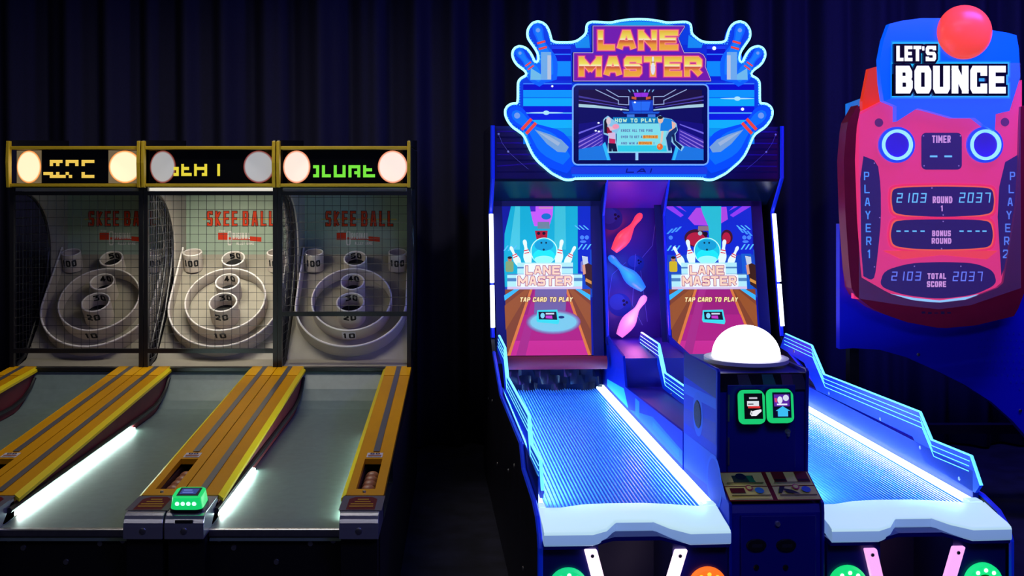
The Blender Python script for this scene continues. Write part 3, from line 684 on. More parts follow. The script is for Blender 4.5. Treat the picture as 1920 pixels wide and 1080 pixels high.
for u0, u1 in ((.648, .664), (1.006, 1.022)):
    b = MB(); b.px([(2.42, 1.845), (2.55, 1.63), (2.4, .94), (2.36, .9), (2.64, .9), (2.64, 1.845)], u0, u1); o = b.build('divider_wall', mat('divider_blue', lin((20, 30, 150)), .35), B)
    b = MB(); b.tube([((u0+u1)/2, v, z) for v, z in ((2.42, 1.845), (2.55, 1.63), (2.4, .94))], .0075, 6); b.build('edging', M_trim, o)
b = MB(); b.hexa([(.66, 2.42, 1.83), (1.01, 2.42, 1.83), (1.01, 2.63, 1.665), (.66, 2.63, 1.665), (.66, 2.42, 1.845), (1.01, 2.42, 1.845), (1.01, 2.63, 1.68), (.66, 2.63, 1.68)]); b.build('recess_ceiling', mat('recess_lilac', lin((90, 40, 190)), .4), B)
for (hx, hy, bx, by), c, e in (((1205, 400, 1153, 471), (255, 74, 86), (255, 60, 84)), ((1143, 480, 1208, 543), (44, 134, 236), (40, 120, 240)), ((1213, 555, 1163, 631), (255, 150, 220), (255, 132, 214))):
    h_, k_ = on_v(hx, hy, 2.5), on_v(bx, by, 2.5); L = math.hypot(h_[0]-k_[0], h_[1]-k_[1]); d = Vector((k_[0]-h_[0], 0, k_[1]-h_[1])).normalized()
    fr = frame((h_[0], 2.53, h_[1]), d.cross(Vector((0, 1, 0))), Vector((0, 1, 0)), d)
    b = MB(); b.lathe([(0, 0)]+[(max(r, .004)*L, t*L) for t, r in PIN[1:]]+[(0, L)], fr, 32, cap=False)
    pn = b.build('light_pin', mat('pin_%d_%d' % (c[0], c[1]), lin(c), .35, emis=lin(e), es=.8), B, smooth=True)
    l = bpy.data.lights.new('pin_lamp', 'POINT'); l.energy = 1.6; l.color = lin(e); l.shadow_soft_size = .06
    lo = bpy.data.objects.new('pin_lamp', l); col.objects.link(lo); lo.parent = pn; lo.location = ((h_[0]+k_[0])/2, 2.42, (h_[1]+k_[1])/2)
# centre spine: ledge, tray, lane-side faces
b = MB(); b.px([(2.64, .6), (2.64, .91), (1.92, .895), (1.915, .745), (.64, .79), (.64, .6)], .664, 1.006); b.build('centre_spine', mat('spine_gloss', lin((34, 22, 150)), .45), B)
M_spine = mat('spine_side', lin((4, 36, 180)), .55, spec=.08)
for u0, u1 in ((.652, .664), (1.006, 1.018)):
    b = MB(); b.px([(2.62, .6), (2.62, 1.0), (2.36, .94), (1.93, .905), (1.86, .755), (.64, .8), (.64, .6)], u0, u1); sp = b.build('spine_side', M_spine, B)
    if u0 < 1:
        a = Art(lambda v, z, l: (.652-l, v, z))
        a.add([(1.78, .66), (2.4, .66), (2.4, .7), (1.9, .74)], ink((40, 190, 220))); a.add([(.64, .66), (1.75, .66), (1.2, .74), (.64, .72)], ink((20, 100, 235)))
        a.add([(.7, .68), (1.2, .69), (1.2, .72), (.7, .71)], ink((30, 120, 250))); a.add([(1.5, .665), (1.6, .665), (1.6, .75), (1.5, .75)], ink((26, 120, 245)))
        a.build('side_artwork', sp)
    else: pass
# lanes
for side in (0, 1):
    ua, ub = ((.028, .625), (1.045, 1.612))[side]
    b = MB(); b.use(mat('lane_floor', lin((14, 44, 190)), .3, emis=lin((6, 40, 190)), es=.2)); b.box(ua-.02, ub+.02, .14, 2.53, .58, .624); b.use(M_ribs); n = 42; dw = (ub-ua)/n
    for i in range(n):
        x = ua+i*dw; b.hexa([(x+dw*.22, .16, .624), (x+dw*.78, .16, .624), (x+dw*.78, 2.53, .624), (x+dw*.22, 2.53, .624), (x+dw*.34, .16, .632), (x+dw*.66, .16, .632), (x+dw*.66, 2.53, .632), (x+dw*.34, 2.53, .632)])
    b.build('lane', None, B)
    for u0, u1 in ((ua-.018, ua+.004), (ub-.02, ub+.03)):  # second strip widened to take in the white wash beside it
        b = MB(); b.box(u0, u1, .17, 2.53, .626, .644); ls = b.build('lane_light', M_strip, B, bevel=.003)
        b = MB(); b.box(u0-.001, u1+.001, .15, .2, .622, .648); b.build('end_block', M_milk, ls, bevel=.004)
    # milky ball table at the player's end
    fu = lambda px: on_v(px, 1000, 0)[0]
    u0, u1 = ((.004, .652), (1.004, 1.642))[side]; W_ = u1-u0
    gx = [0, .26, .34, .385, .57, .62, .72, 1]
    front = [(.0, -.045), (.26, -.045), (.34, -.02), (.40, .03), (.60, .03), (.68, -.01), (.78, -.05), (1, -.045)]
    back = [(.0, .14), (.12, .14), (.25, .175), (.40, .185), (.60, .185), (.75, .165), (.88, .14), (1, .14)]
    def mid(t): return [(f_[0]*(1-t)+g[0]*t, f_[1]*(1-t)+g[1]*t) for f_, g in zip(front, back)]
    drop = [1, 1, .75, .1, .1, .6, 1, 1]
    rowsM = [[(x, y+.006, .566+.028*(1-q)) for (x, y), q in zip(front, drop)], [(x, y, .572+.026*(1-q)) for (x, y), q in zip(front, drop)], [(x, y, .606+.018*(1-q)) for (x, y), q in zip(front, drop)],
             [(x, y+.006, .615+.016*(1-q)) for (x, y), q in zip(front, drop)], [(x, y, .622+.012*(1-q)) for (x, y), q in zip(mid(.14), drop)], [(x, y, .632+.006*(1-q)) for (x, y), q in zip(mid(.5), drop)], [(x, y, .648) for x, y in mid(.97)], [(x, y, .646) for x, y in back], [(x, y, .6) for x, y in back]]
    b = MB(); R_ = [[(u0+x*W_, y, z) for x, y, z in r_] for r_ in rowsM]; nn = len(front); nr = len(R_)
    vs = [p for r_ in R_ for p in r_]
    fs = [(i*nn+k, i*nn+k+1, ((i+1) % nr)*nn+k+1, ((i+1) % nr)*nn+k) for i in range(nr) for k in range(nn-1)] + [tuple(i*nn for i in range(nr)), tuple(i*nn+nn-1 for i in range(nr))[::-1]]
    M_milk_shade = mat('milky_shade', lin((205, 222, 245)), .4, emis=lin((150, 195, 250)), es=.42)  # same plastic as the brighter top; its shading is set in the emission
    b.use(M_milk_shade); b.raw(vs, fs[:2*(nn-1)]+fs[-2:]); b.use(M_milk); b.raw(vs, fs[2*(nn-1):-2]); b.build('ball_table', None, B, smooth=True, bevel=.008, seg=3)
    # front below the table
    b = MB()
    fp = lambda px, py: on_v(px, py, 0)
    PT = {0: [(1017, 1080), (1017, 1024), (1120, 1027), (1105, 1080)], 1: [(1551, 1080), (1551, 1018), (1638, 1022), (1628, 1080)]}[side]
    z0 = .05
    uc = (u0+u1)/2
    b.py([(u0, z0), (uc-.13, z0), (uc-.13, .45), (uc-.13, .56), (u0, .565)], .0, .018); b.py([(uc+.13, z0), (u1, z0), (u1, .562), (uc+.13, .56)], .0, .018)
    b.py([(uc-.13, .05), (uc+.13, .05), (uc+.13, .2), (uc-.13, .2)], .0, .018); b.build('front_panel', M_navyd, B)
    b = MB(); b.box(uc-.14, uc+.14, .3, .31, .05, .6); b.box(uc-.14, uc-.13, .018, .3, .05, .575); b.box(uc+.13, uc+.14, .018, .3, .05, .575); b.build('ball_pocket', mat('pocket_dark', lin((12, 12, 70)), .4), B)
    b = MB(); b.py([(u0, .553), (u0+.21*W_, .553), (u0+.37*W_, .58), (u0+.63*W_, .58), (u0+.78*W_, .553), (u1, .553), (u1, .57), (u0+.77*W_, .566), (u0+.62*W_, .594), (u0+.38*W_, .594), (u0+.23*W_, .566), (u0, .57)], -.03, .03); b.build('table_lip', mat('lip_blue', lin((14, 10, 130)), .35), B)
    for (xa, ya), (xb, yb) in ((((1107, 1030), (1128, 1110)), ((1277, 1030), (1253, 1110))), (((1631, 1028), (1650, 1110)), ((1797, 1024), (1772, 1110))))[side]:
        p, q = on_v(xa, ya, -.01), on_v(xb, yb, -.01); d = Vector((q[0]-p[0], q[1]-p[1])).normalized(); wv = .022
        b = MB(); b.py([(p[0]-wv, p[1]), (p[0]+wv, p[1]), (q[0]+d.x*.2+wv, q[1]+d.y*.2), (q[0]+d.x*.2-wv, q[1]+d.y*.2)], -.022, .0); o = b.build('pink_light', mat('pink_glow_%d' % side, (.9, .6, .9), .4, emis=((1, .72, .95), (1, .45, .9))[side], es=1.5 if side == 0 else .95), B, bevel=.005)
        b = MB(); b.lathe([(0, .003), (.006, .002), (.007, 0)], frame((p[0]+d.x*.02, -.022, p[1]+d.y*.02), (1, 0, 0), (0, 0, 1), (0, -1, 0)), 12); b.build('screw', M_steel, o)
    for cx, cy, c in (((1065, 1100, (20, 200, 120)), (1326, 1098, (255, 110, 30))), ((1588, 1095, (20, 210, 110)), (1841, 1090, (20, 215, 120))))[side]:
        p = on_v(cx, cy, 0); fr = frame((p[0], -.002, p[1]), (1, 0, 0), (0, 0, 1), (0, -1, 0)); r = .068
        b = MB(); b.lathe([(r, 0), (r, .012), (r-.008, .022), (r-.03, .026), (r-.036, .02), (r-.036, 0)], fr, 36, cap=False)
        o = b.build('ring_lamp', mat('ring_%d_%d' % (c[0], c[1]), lin(c), .4, emis=lin(c), es=1.1), B, smooth=True)
        for k in range(10):
            an = 2*pi*k/10+.3
            b = MB(); b.lathe([(0, .004), (.006, .003), (.0075, 0)], fr @ Matrix.Translation((cos(an)*(r-.02), sin(an)*(r-.02), .025)), 10); b.build('led', glow((230, 255, 240) if c[1] > 150 else (255, 190, 60), 1.5), o)
        b = MB(); b.lathe([(0, .004), (r-.037, .004)], fr, 24, cap=False); b.build('speaker_face', mat('ring_hub_%d' % c[1], tuple(x*.3 for x in lin(c)), .5), o)
# neon wings along the lanes
top = [(2.25, .973), (1.85, .967), (1.68, .845), (.63, .873), (.53, .782), (.22, .795), (.15, .705)]
bot = [(2.3, .88), (1.78, .742), (.69, .754), (.58, .676), (.19, .662)]
def off(P, k): return [(v, z-k) for v, z in P]
for i, (uc, inn) in enumerate(((.022, 1), (.838, 0), (1.636, -1))):
    b = MB()
    outl = [(2.25, .973), (1.85, .967), (1.68, .845), (.63, .873), (.53, .782), (.22, .795), (.15, .705), (.185, .668), (.575, .682), (.69, .76), (1.77, .748), (1.95, .86), (2.33, .885)]
    if i == 1: outl = [(2.34, .973), (1.90, .972), (1.757, .845), (.72, .86), (.66, .8), (.66, .765), (1.79, .76), (1.97, .9), (2.4, .92)]
    b.px(outl, uc-.006, uc+.006); wg = b.build('wing', M_wing, B)
    ps = [outl[k] for k in range(7 if i != 1 else 5)]
    for k in range(4):
        dv, dz = k*.012, k*.0195
        P3 = [(v-(.010*k if j > 0 else -.004*k), z-dz) for j, (v, z) in enumerate(ps[:-1])]
        if k == 0: P3 = ps
        if i != 1 and k: P3[-1] = (P3[-1][0]+.026*k*.5, P3[-1][1])
        b = MB(); b.tube([(uc, v, z) for v, z in P3], .0033 if k else .0045, 6)
        for q in (1,):
            pass
        # the lines stand proud of both faces of the acrylic
        b.v = [((x-uc)*(2.6 if k else 1.5)+uc, y, z) for x, y, z in b.v]
        b.build('neon_line', M_neonedge if k == 0 else M_neon, wg)
    for v, z in ((2.1, .9), (1.6, .765), (1.0, .765), (.62, .73), (.3, .69)):
        b = MB(); b.lathe([(0, .003), (.007, .002), (.008, 0)], frame((uc-.006*(1 if inn <= 0 else -1), v, z), (0, 1, 0), (0, 0, 1), ((-1, 0, 0) if inn <= 0 else (1, 0, 0))), 10); b.build('screw', M_steel, wg)
b = MB(); b.box(WD-.03, WD-.008, .2, 2.3, .58, .745); b.build('lane_side', mat('lane_side', lin((3, 34, 165)), .35), B)
b = MB(); b.box(.008, .012, .2, 2.3, .58, .745); b.build('lane_side', mat('lane_side'), B)
# lamps hidden under the wings, along each lane
def lm(u, v, z): return (LX+u*cos(PHI)-v*sin(PHI), LY+u*sin(PHI)+v*cos(PHI), z)
for u, ut, ew in ((.035, .5, 6), (.64, .2, 4), (1.035, 1.45, 3.2), (1.615, 1.2, 5.5)):
    for z, e, c in ((.668, ew, (.7, .98, 1)), (.735, 5, (.06, .3, 1))):
        o = area('lane_lamp', lm(u, 1.3, z), lm(ut, 1.3, .5 if z < .7 else .6), 2.1, .012, e, c)
        d = (Vector(lm(ut, 1.3, .5 if z < .7 else .6))-Vector(lm(u, 1.3, z))).normalized(); xl = Vector((-sin(PHI), cos(PHI), 0))
        zl = -d; yl = zl.cross(xl).normalized(); xl = yl.cross(zl)
        o.matrix_world = frame(lm(u, 1.3, z), xl, yl, zl)
# console
cu0, cu1 = .655, .993
sidep = [(.64, .05), (.64, 1.105), (.62, 1.125), (.155, 1.14), (.14, 1.13), (.15, .762), (-.005, .695), (-.008, .66), (-.008, .05)]
M_cons = mat('console_navy', lin((18, 22, 150)), .35)
for u0, u1 in ((cu0, cu0+.012), (cu1-.012, cu1)):
    b = MB(); b.px(sidep, u0, u1); cs = b.build('console_side', M_spine if u0 < .8 else M_cons, B, bevel=.004)
    if u0 < .8:
        a = Art(lambda v, z, l: (cu0-l, v, z))
        a.add([(.16, 1.03), (.63, 1.03), (.63, 1.13), (.16, 1.13)], ink((10, 16, 110))); a.add([(.16, .99), (.63, .96), (.63, 1.0), (.16, 1.03)], ink((10, 76, 200)))
        a.add([(.16, .86), (.63, .84), (.63, .9), (.16, .94)], ink((22, 26, 160))); a.add([(.02, .7), (.63, .66), (.63, .8), (.16, .82)], ink((3, 66, 190)))
        a.add(ell(.41, .92, .075, .085), ink((6, 74, 195))); a.add(ell(.18, .72, .1, .1), ink((6, 74, 200))); a.add(ell(.18, .72, .085, .085), ink((3, 54, 180)))
        a.build('side_artwork', cs)
        b = MB(); b.lathe([(0, .003), (.05, .003), (.054, 0)], frame((cu0-.001, .41, .92), (0, .8, 0), (0, 0, 1), (-1, 0, 0)), 28); b.build('speaker_grille', mat('grille', lin((14, 16, 60)), .7, bump=(400, .8)), cs)
b = MB(); b.box(cu0+.012, cu1-.012, .16, .62, .75, 1.12); b.px([(.17, .75), (.012, .685), (.002, .66), (.002, .05), (.62, .05), (.62, .75)], cu0+.012, cu1-.012); cons = b.build('console', M_cons, B)
dom = []
cc = lm(.826, .4, 1.125)
b = MB(); n = 14; b.lathe([(.158, 0), (.158, .014), (.135, .016)], frame((.826, .355, 1.135), (1, 0, 0), (0, 1, 0), (0, 0, 1)), 48); b.build('dome_flange', mat('flange', (.6, .6, .7), .35), B, smooth=True)
b = MB(); b.lathe([(.128*cos(pi/2*j/n), .018+.118*sin(pi/2*j/n)) for j in range(n+1)], frame((.826, .355, 1.135), (1, 0, 0), (0, 1, 0), (0, 0, 1)), 48, cap=False); b.build('dome_lamp', mat('dome_white', (.9, .9, .9), .3, emis=(1, .98, 1), es=2.6), B, smooth=True)
b = MB(); b.box(cu0+.012, cu1-.012, .15, .16, 1.06, 1.122); bd = b.build('banner_strip', mat('banner_dark', lin((30, 20, 40)), .2), cons)
a = Art(lambda x, z, l: (x, .15-l, z)); 
for k, (x, c) in enumerate(((.74, (70, 50, 90)), (.83, (50, 80, 110)), (.9, (90, 50, 110)), (.94, (60, 50, 90)))): a.add([(x, 1.062), (x+.05, 1.062), (x+.03, 1.118), (x-.01, 1.118)], ink(c))
a.build('banner_artwork', bd)
# upper door with the two readers
x0, z1 = on_v(1364, 722, .15); x1, z0 = on_v(1491, 886, .15)
b = MB(); b.box(x0, x1, .148, .16, z0, z1); dr = b.build('door', mat('door_navy', lin((16, 20, 138)), .35), cons, bevel=.002)
for za, zb in ((740, 790), (820, 872)):
    p = on_v(1366, za, .148); q = on_v(1366, zb, .148); b = MB(); b.box(p[0]-.003, p[0]+.002, .143, .15, q[1], p[1]); b.build('hinge', M_steel, dr)
p = on_v(1477, 809, .148); b = MB(); b.lathe([(0, .008), (.008, .008), (.011, 0)], frame((p[0], .148, p[1]), (1, 0, 0), (0, 0, 1), (0, -1, 0)), 16); b.box(p[0]-.004, p[0]+.004, .136, .148, p[1]-.016, p[1]-.004); b.build('lock', M_chrome, dr)
def scrA(a):
    a.add([(0, 0), (1, 0), (1, 1), (0, 1)], glow((6, 8, 14), 1)); a.add([(.28, .78), (.72, .78), (.72, .85), (.28, .85)], glow((190, 190, 200)))
    a.add([(.16, .5), (.8, .5), (.8, .7), (.16, .7)], glow((220, 225, 230))); a.add([(.2, .56), (.5, .56), (.5, .6), (.2, .6)], glow((40, 40, 50))); a.add([(.2, .42), (.86, .42), (.86, .5), (.2, .5)], glow((220, 50, 50)))
    a.add([(.4, .12), (.62, .12), (.92, .3), (.9, .38), (.6, .34), (.4, .3)], glow((235, 235, 240))); a.add(thick([(.38, .14), (.32, .2), (.36, .3)], .05), glow((235, 235, 240)))
def scrB(a):
    a.add([(0, 0), (1, 0), (1, 1), (0, 1)], glow((10, 8, 40), 1)); a.add([(.08, .45), (.92, .45), (.92, .92), (.08, .92)], glow((90, 40, 160))); a.add(ell(.4, .7, .14), glow((225, 225, 240))); a.add(ell(.72, .78, .16, .12), glow((215, 215, 235)))
    a.add([(.1, .78), (.22, .78), (.24, .6), (.12, .62)], glow((220, 70, 120))); a.add([(.22, .5), (.78, .5), (.78, .56), (.22, .56)], glow((240, 240, 250)))
    a.add([(.25, .06), (.8, .06), (.8, .28), (.92, .28), (.52, .46), (.14, .28), (.25, .28)], glow((60, 190, 240)))
for (cx, cy), sc in (((1408, 763), scrA), ((1461, 761), scrB)):
    p = on_v(cx, cy, .13)
    fr = frame((p[0], .128, p[1]), (1, 0, 0), (0, .12, .99), (0, -.99, .12))
    reader(dr, fr, .096, .122, .026, sc, (30, 222, 124), .8, False)
# printed instructions on the sloping shelf
def sh(x, y, l): return (.662+x*.322, .0+y*.145, .6985+y*.0625+.004+l)
a = Art(sh, .0006); a.add([(-.01, 0), (1.01, 0), (1.01, 1), (-.01, 1)], ink((120, 24, 30)))
yl = ink((240, 224, 120)); 
a.add([[(0, .5), (.475, .5), (.475, .97), (0, .97)], [(0, .03), (.475, .03), (.475, .47), (0, .47)], [(.525, .5), (1, .5), (1, .97), (.525, .97)], [(.525, .03), (1, .03), (1, .47), (.525, .47)]], yl)
a.add([(.12, .6), (.36, .6), (.36, .86), (.12, .86)], ink((50, 70, 60))); a.add(ell(.22, .82, .06, .11), ink((30, 40, 60))); a.add([(.3, .6), (.37, .6), (.34, .84), (.28, .84)], ink((40, 140, 80)))
a.add([[(.58, .62), (.72, .62), (.72, .97), (.58, .97)], [(.84, .62), (.98, .62), (.98, .97), (.84, .97)]], ink((110, 36, 34))); a.add([[(.59, .64), (.71, .64), (.71, .7), (.59, .7)], [(.85, .64), (.97, .64), (.97, .7), (.85, .7)]], ink((40, 24, 24)))
a.add([(.04, .24), (.2, .24), (.2, .4), (.04, .4)], ink((100, 30, 40))); a.add(ell(.26, .4, .04, .09), ink((190, 60, 90))); a.add(ell(.26, .4, .028, .06), yl); a.add(ell(.36, .3, .05, .1), ink((60, 130, 190)))
a.add([[(.56, .2), (.6, .2), (.66, .42), (.6, .42)], [(.66, .2), (.8, .16), (.72, .3), (.62, .36)]], ink((50, 50, 50))); a.add(ell(.78, .4, .04, .09), ink((190, 60, 90))); a.add(ell(.78, .4, .028, .06), yl); a.add(ell(.88, .3, .05, .1), ink((70, 110, 190)))
a.add([[(.03, .08), (.46, .08), (.46, .12), (.03, .12)], [(.56, .08), (.97, .08), (.97, .12), (.56, .12)], [(.03, .52), (.44, .52), (.44, .55), (.03, .55)], [(.56, .52), (.97, .52), (.97, .55), (.56, .55)]], ink((110, 96, 50)))
a.build('instruction_card', cons)
# lower door
x0, z1 = on_v(1388, 966, 0); x1, _ = on_v(1528, 966, 0)
b = MB(); b.box(x0, x1, -.012, .005, .1, z1); dr = b.build('lower_door', mat('door_navy'), cons, bevel=.002)
p = on_v(1458, 982, -.012); b = MB(); b.lathe([(0, .006), (.008, .008), (.0105, 0)], frame((p[0], -.012, p[1]), (1, 0, 0), (0, 0, 1), (0, -1, 0)), 18); b.build('lock', M_chrome, dr, smooth=True)
for cx in (1418, 1474):
    p = on_v(cx, 1022, -.012); fr = frame((p[0], -.012, p[1]), (1, 0, 0), (0, .62, 1), (0, -1, 0))
    b = MB(); P = ell(0, 0, .036, .022, 28); b.prism(P, lambda x, y: (p[0]+x, -.012, p[1]+y), lambda x, y: (p[0]+x*.9, -.02, p[1]+y*.9)); o = b.build('coin_plate', M_blackmetal, dr)
    a = Art(lambda x, z, l: (p[0]+x, -.02-l, p[1]+z)); a.add([(-.018, -.006), (.018, -.006), (.02, .006), (-.016, .006)], ink((44, 44, 54))); a.build('coin_legend', o)
for cx in (1418, 1473):
    p = on_v(cx, 1064, -.012); b = MB(); b.lathe([(0, .004), (.008, .005), (.0105, 0)], frame((p[0], -.012, p[1]), (1, 0, 0), (0, 0, 1), (0, -1, 0)), 16); b.build('button', M_blackmetal, dr, smooth=True)

# ------------------------------------------------------------------ header of the bowling machine
HV = 2.37
hp = lambda px, py: on_v(px, py, HV)
left = [(1197.5, 36), (1179, 37), (1160, 39.5), (1145, 43), (1110, 41), (1103, 43.5), (1099.6, 48), (1098.7, 64.4), (1078, 80), (1035, 80), (1031, 63.5), (1028, 55), (1024, 48), (1017, 42.5), (1008, 40.4), (999, 43), (993, 49.6), (989.5, 56), (988.5, 64.4), (990, 72), (993, 77), (1003, 91), (1007, 98), (1009, 105), (1009.5, 111), (1008, 115), (1005.5, 116.5), (1003, 116), (1001, 113), (999.6, 109), (995, 100), (988.5, 92), (981, 88), (973, 86.7), (966, 89.5), (961.7, 95), (960.3, 102), (961.7, 109), (966, 117.5), (972, 124), (980, 129.5), (985, 134), (987, 138), (986, 142), (980, 145), (975.6, 148), (972.5, 152), (971, 157), (971, 194), (963, 194), (957, 195.5), (950.5, 200), (947, 207), (947.5, 217), (951.7, 226.5), (957, 234), (963, 240), (972, 246), (979, 251), (984, 258), (987.4, 266), (992, 277), (999.6, 292), (1009, 303.5), (1020, 313), (1034, 325), (1048.5, 332.5), (1057, 336.5), (1065, 337.5), (1073, 336.8), (1079, 334.5)]
def chaikin(P, k=2):
    for _ in range(k):
        P = [q for a, b in zip(P, P[1:]+P[:1]) for q in ((a[0]*.8+b[0]*.2, a[1]*.8+b[1]*.2), (a[0]*.2+b[0]*.8, a[1]*.2+b[1]*.8))]
    return P
outp = left + [(2395-x, y) for x, y in left[:0:-1]]
raw_out = outp; outp = chaikin(outp)
def inset(P, k):
    cx_, n_ = 0, len(P); out = []
    for i in range(n_):
        p, q, r = Vector(P[i-1]), Vector(P[i]), Vector(P[(i+1) % n_]); d1 = (q-p).normalized(); d2 = (r-q).normalized(); n1 = Vector((-d1.y, d1.x)); n2 = Vector((-d2.y, d2.x)); m_ = (n1+n2); m_ = m_/max(.3, m_.length_squared)*2*.5*2
        out.append(tuple(q+m_*k*.5*2/2))
    return out
O = [hp(*p) for p in outp]
b = MB(); A_ = [(u, HV, z) for u, z in O]; C_ = [(u, HV+.05, z) for u, z in O]; n = len(O)
from mathutils.geometry import tessellate_polygon
tri = tessellate_polygon([[Vector((u, z, 0)) for u, z in O]])
b.raw(A_+C_, [t for t in tri]+[tuple(k+n for k in t[::-1]) for t in tri]+[(i, (i+1) % n, n+(i+1) % n, n+i) for i in range(n)])
HD = b.build('header', glow((6, 66, 232), .8), B)
b = MB(); b.box(.5, 1.2, HV+.05, 2.42, 1.9, 2.1); b.build('header_bracket', M_black, HD)
b = MB(); b.tube([(u, HV-.004, z) for u, z in O], .0072, 8, closed=True); b.build('edge_light', mat('header_edge', (.5, .9, 1), .4, emis=(.3, .9, 1.0), es=1.5), HD)
a = Art(lambda px, py, l: (lambda q: (q[0], HV-.001-l, q[1]))(hp(px, py)))
mx = lambda P: [(2395-x, y) for x, y in P]
def both(P, m): a.add([P, mx(P)], m)
rc = lambda x0, y0, x1, y1: [(x0, y0), (x1, y0), (x1, y1), (x0, y1)]
both(rc(1035, 84, 1198, 156), glow((10, 44, 214), .9))
for y0, y1, c in ((86, 92, (24, 60, 235)), (92, 100, (8, 14, 190)), (101, 103, (40, 120, 255)), (103, 114, (6, 14, 196)), (115, 143, (10, 140, 255)), (144, 151, (8, 30, 210))): both(rc(1035, y0, 1070, y1), glow(c, .9))
both([(1078, 84), (1104, 66), (1106, 90), (1080, 90)], glow((20, 140, 240), .9)); both([(1118, 50), (1150, 44), (1197.5, 40), (1197.5, 50)], glow((20, 160, 235), .9))
for y0, y1, c in ((156, 158, (60, 130, 255)), (159, 169, (6, 12, 200)), (169, 183, (8, 150, 255)), (184, 199, (8, 172, 255)), (199, 211, (6, 20, 210)), (211, 213, (90, 190, 255)), (213, 225, (8, 30, 220)), (225, 240, (16, 178, 250)), (240, 255, (10, 150, 235)), (255, 270, (12, 120, 240))): both(rc(981, y0, 1072, y1), glow(c, .9))
for cx, cy, mir in ((1024, 211.5, 0), (1382, 185, 0)):
    a.add([ell(cx, cy, 32, 1.3), ell(cx, cy, 6, 4)], glow((170, 225, 255), 1))
def wpin(hx, hy, bx, by, k, cl, bandt, base=None):
    for P_, f in ((lambda q: q, 1), (mx, -1)):
        a.add([P_(pin2(hx, hy, bx, by, k))], glow(cl[0], .95)); 
        a.add([P_(pin2(hx+(bx-hx)*.05, hy+(by-hy)*.05, hx+(bx-hx)*.9, hy+(by-hy)*.9, k*.72))], glow(cl[1], .95))
        d = Vector((bx-hx, by-hy)); L = d.length; d.normalize(); nn_ = Vector((-d.y, d.x))
        c = Vector((hx+(bx-hx)*.07, hy+(by-hy)*.07)); a.add([P_(ell(c.x+d.x*L*.05, c.y+d.y*L*.05, L*.035))], glow((110, 150, 225), 1))
        for t in bandt:
            c = Vector((hx, hy))+d*L*t; ww = L*.06*k; hh = L*.018
            a.add([P_([tuple(c-nn_*ww-d*hh), tuple(c+nn_*ww-d*hh), tuple(c+nn_*ww+d*hh), tuple(c-nn_*ww+d*hh)])], glow((232, 70, 60), .95))
blues = ((8, 96, 250), (16, 122, 255))
wpin(1005, 44, 1034, 152, 1.18, blues, (.33, .43)); wpin(969, 92, 1018, 158, 1.35, blues, (.43, .53))
both(rc(1014, 98, 1033, 150), glow((110, 170, 225), .95)); both([(995, 128), (1014, 140), (1014, 150), (994, 150)], glow((110, 185, 225), .95)); both(rc(1026, 104, 1033, 149), glow((185, 200, 220), .9))
wpin(955, 204, 1074, 312, 1.42, ((4, 76, 248), (10, 110, 255)), (.27, .34))
both([(1002, 243), (1030, 252), (1052, 262), (1066, 276), (1060, 286), (1045, 285), (1025, 270)], glow((120, 165, 215), .9)); both([(1006, 246), (1030, 256), (1050, 268), (1046, 274), (1028, 262)], glow((160, 185, 215), .9))
a.add([rc(1070, 313, 1325, 326)], glow((30, 60, 220), .9)); a.add([rc(1072, 327, 1323, 331)], glow((14, 110, 255), .9))
a.add(strokes('LAIS', 1172, -324, 50, 8, 2.2, None, .3, .3) and [[(x, -y) for x, y in q] for q in strokes('LAI', 1172, -324, 50, 8, 2.2, None, .3, .3)], glow((10, 20, 130), .9))
a.add([ell(2395-1360, 162, 2), ell(1338, 91, 3.6), ell(1391, 205, 3)], glow((225, 235, 255), 1.2))
ins = inset(raw_out, -5.5); dots = []
for p, q in zip(ins, ins[1:]+ins[:1]):
    L = math.hypot(q[0]-p[0], q[1]-p[1]); k = max(1, int(L/4.5))
    dots += [rc(p[0]+(q[0]-p[0])*i/k-1, p[1]+(q[1]-p[1])*i/k-1, p[0]+(q[0]-p[0])*i/k+1, p[1]+(q[1]-p[1])*i/k+1) for i in range(k)]
a.add(dots, glow((70, 190, 255), .9))
a.build('header_artwork', HD)
# stitched light dots round the rim: short dashes just inside the edge
# title plate with its own thickness
pl = [(1109, 49), (1282, 49), (1282, 53), (1270, 72), (1281, 99), (1309, 99), (1317, 103), (1322, 112), (1321, 126), (1331, 150), (1331, 154), (1073, 154), (1073, 99), (1109, 99)]
b = MB(); b.py([on_v(x, y, HV) for x, y in pl], HV-.03, HV-.001); TP = b.build('title_plate', mat('plate_dark', lin((12, 6, 30)), .4), HD)
a = Art(lambda px, py, l: (lambda q: (q[0], HV-.03-l, q[1]))(hp(px, py)))
pl2 = inset(pl, 1.2); pl3 = inset(pl, 3.4)
a.add([pl2], glow((196, 176, 226), .85)); a.add([pl3], glow((118, 26, 172), .85))
a.add([rc(1112, 94, 1272, 102)], glow((96, 30, 190), .85))
Tt = lambda t, bt=9.5: [[(x, -y) for x, y in q] for q in strokes('LANE', 1119.5, -95, 149, 36.5, t, bt, .16)] + [[(x, -y) for x, y in q] for q in strokes('MASTER', 1084, -144, 229, 36.5, t, bt, .16)]
a.add(Tt(15.5), glow((196, 40, 140), .9)); a.add(Tt(12), glow((255, 150, 120), .95))
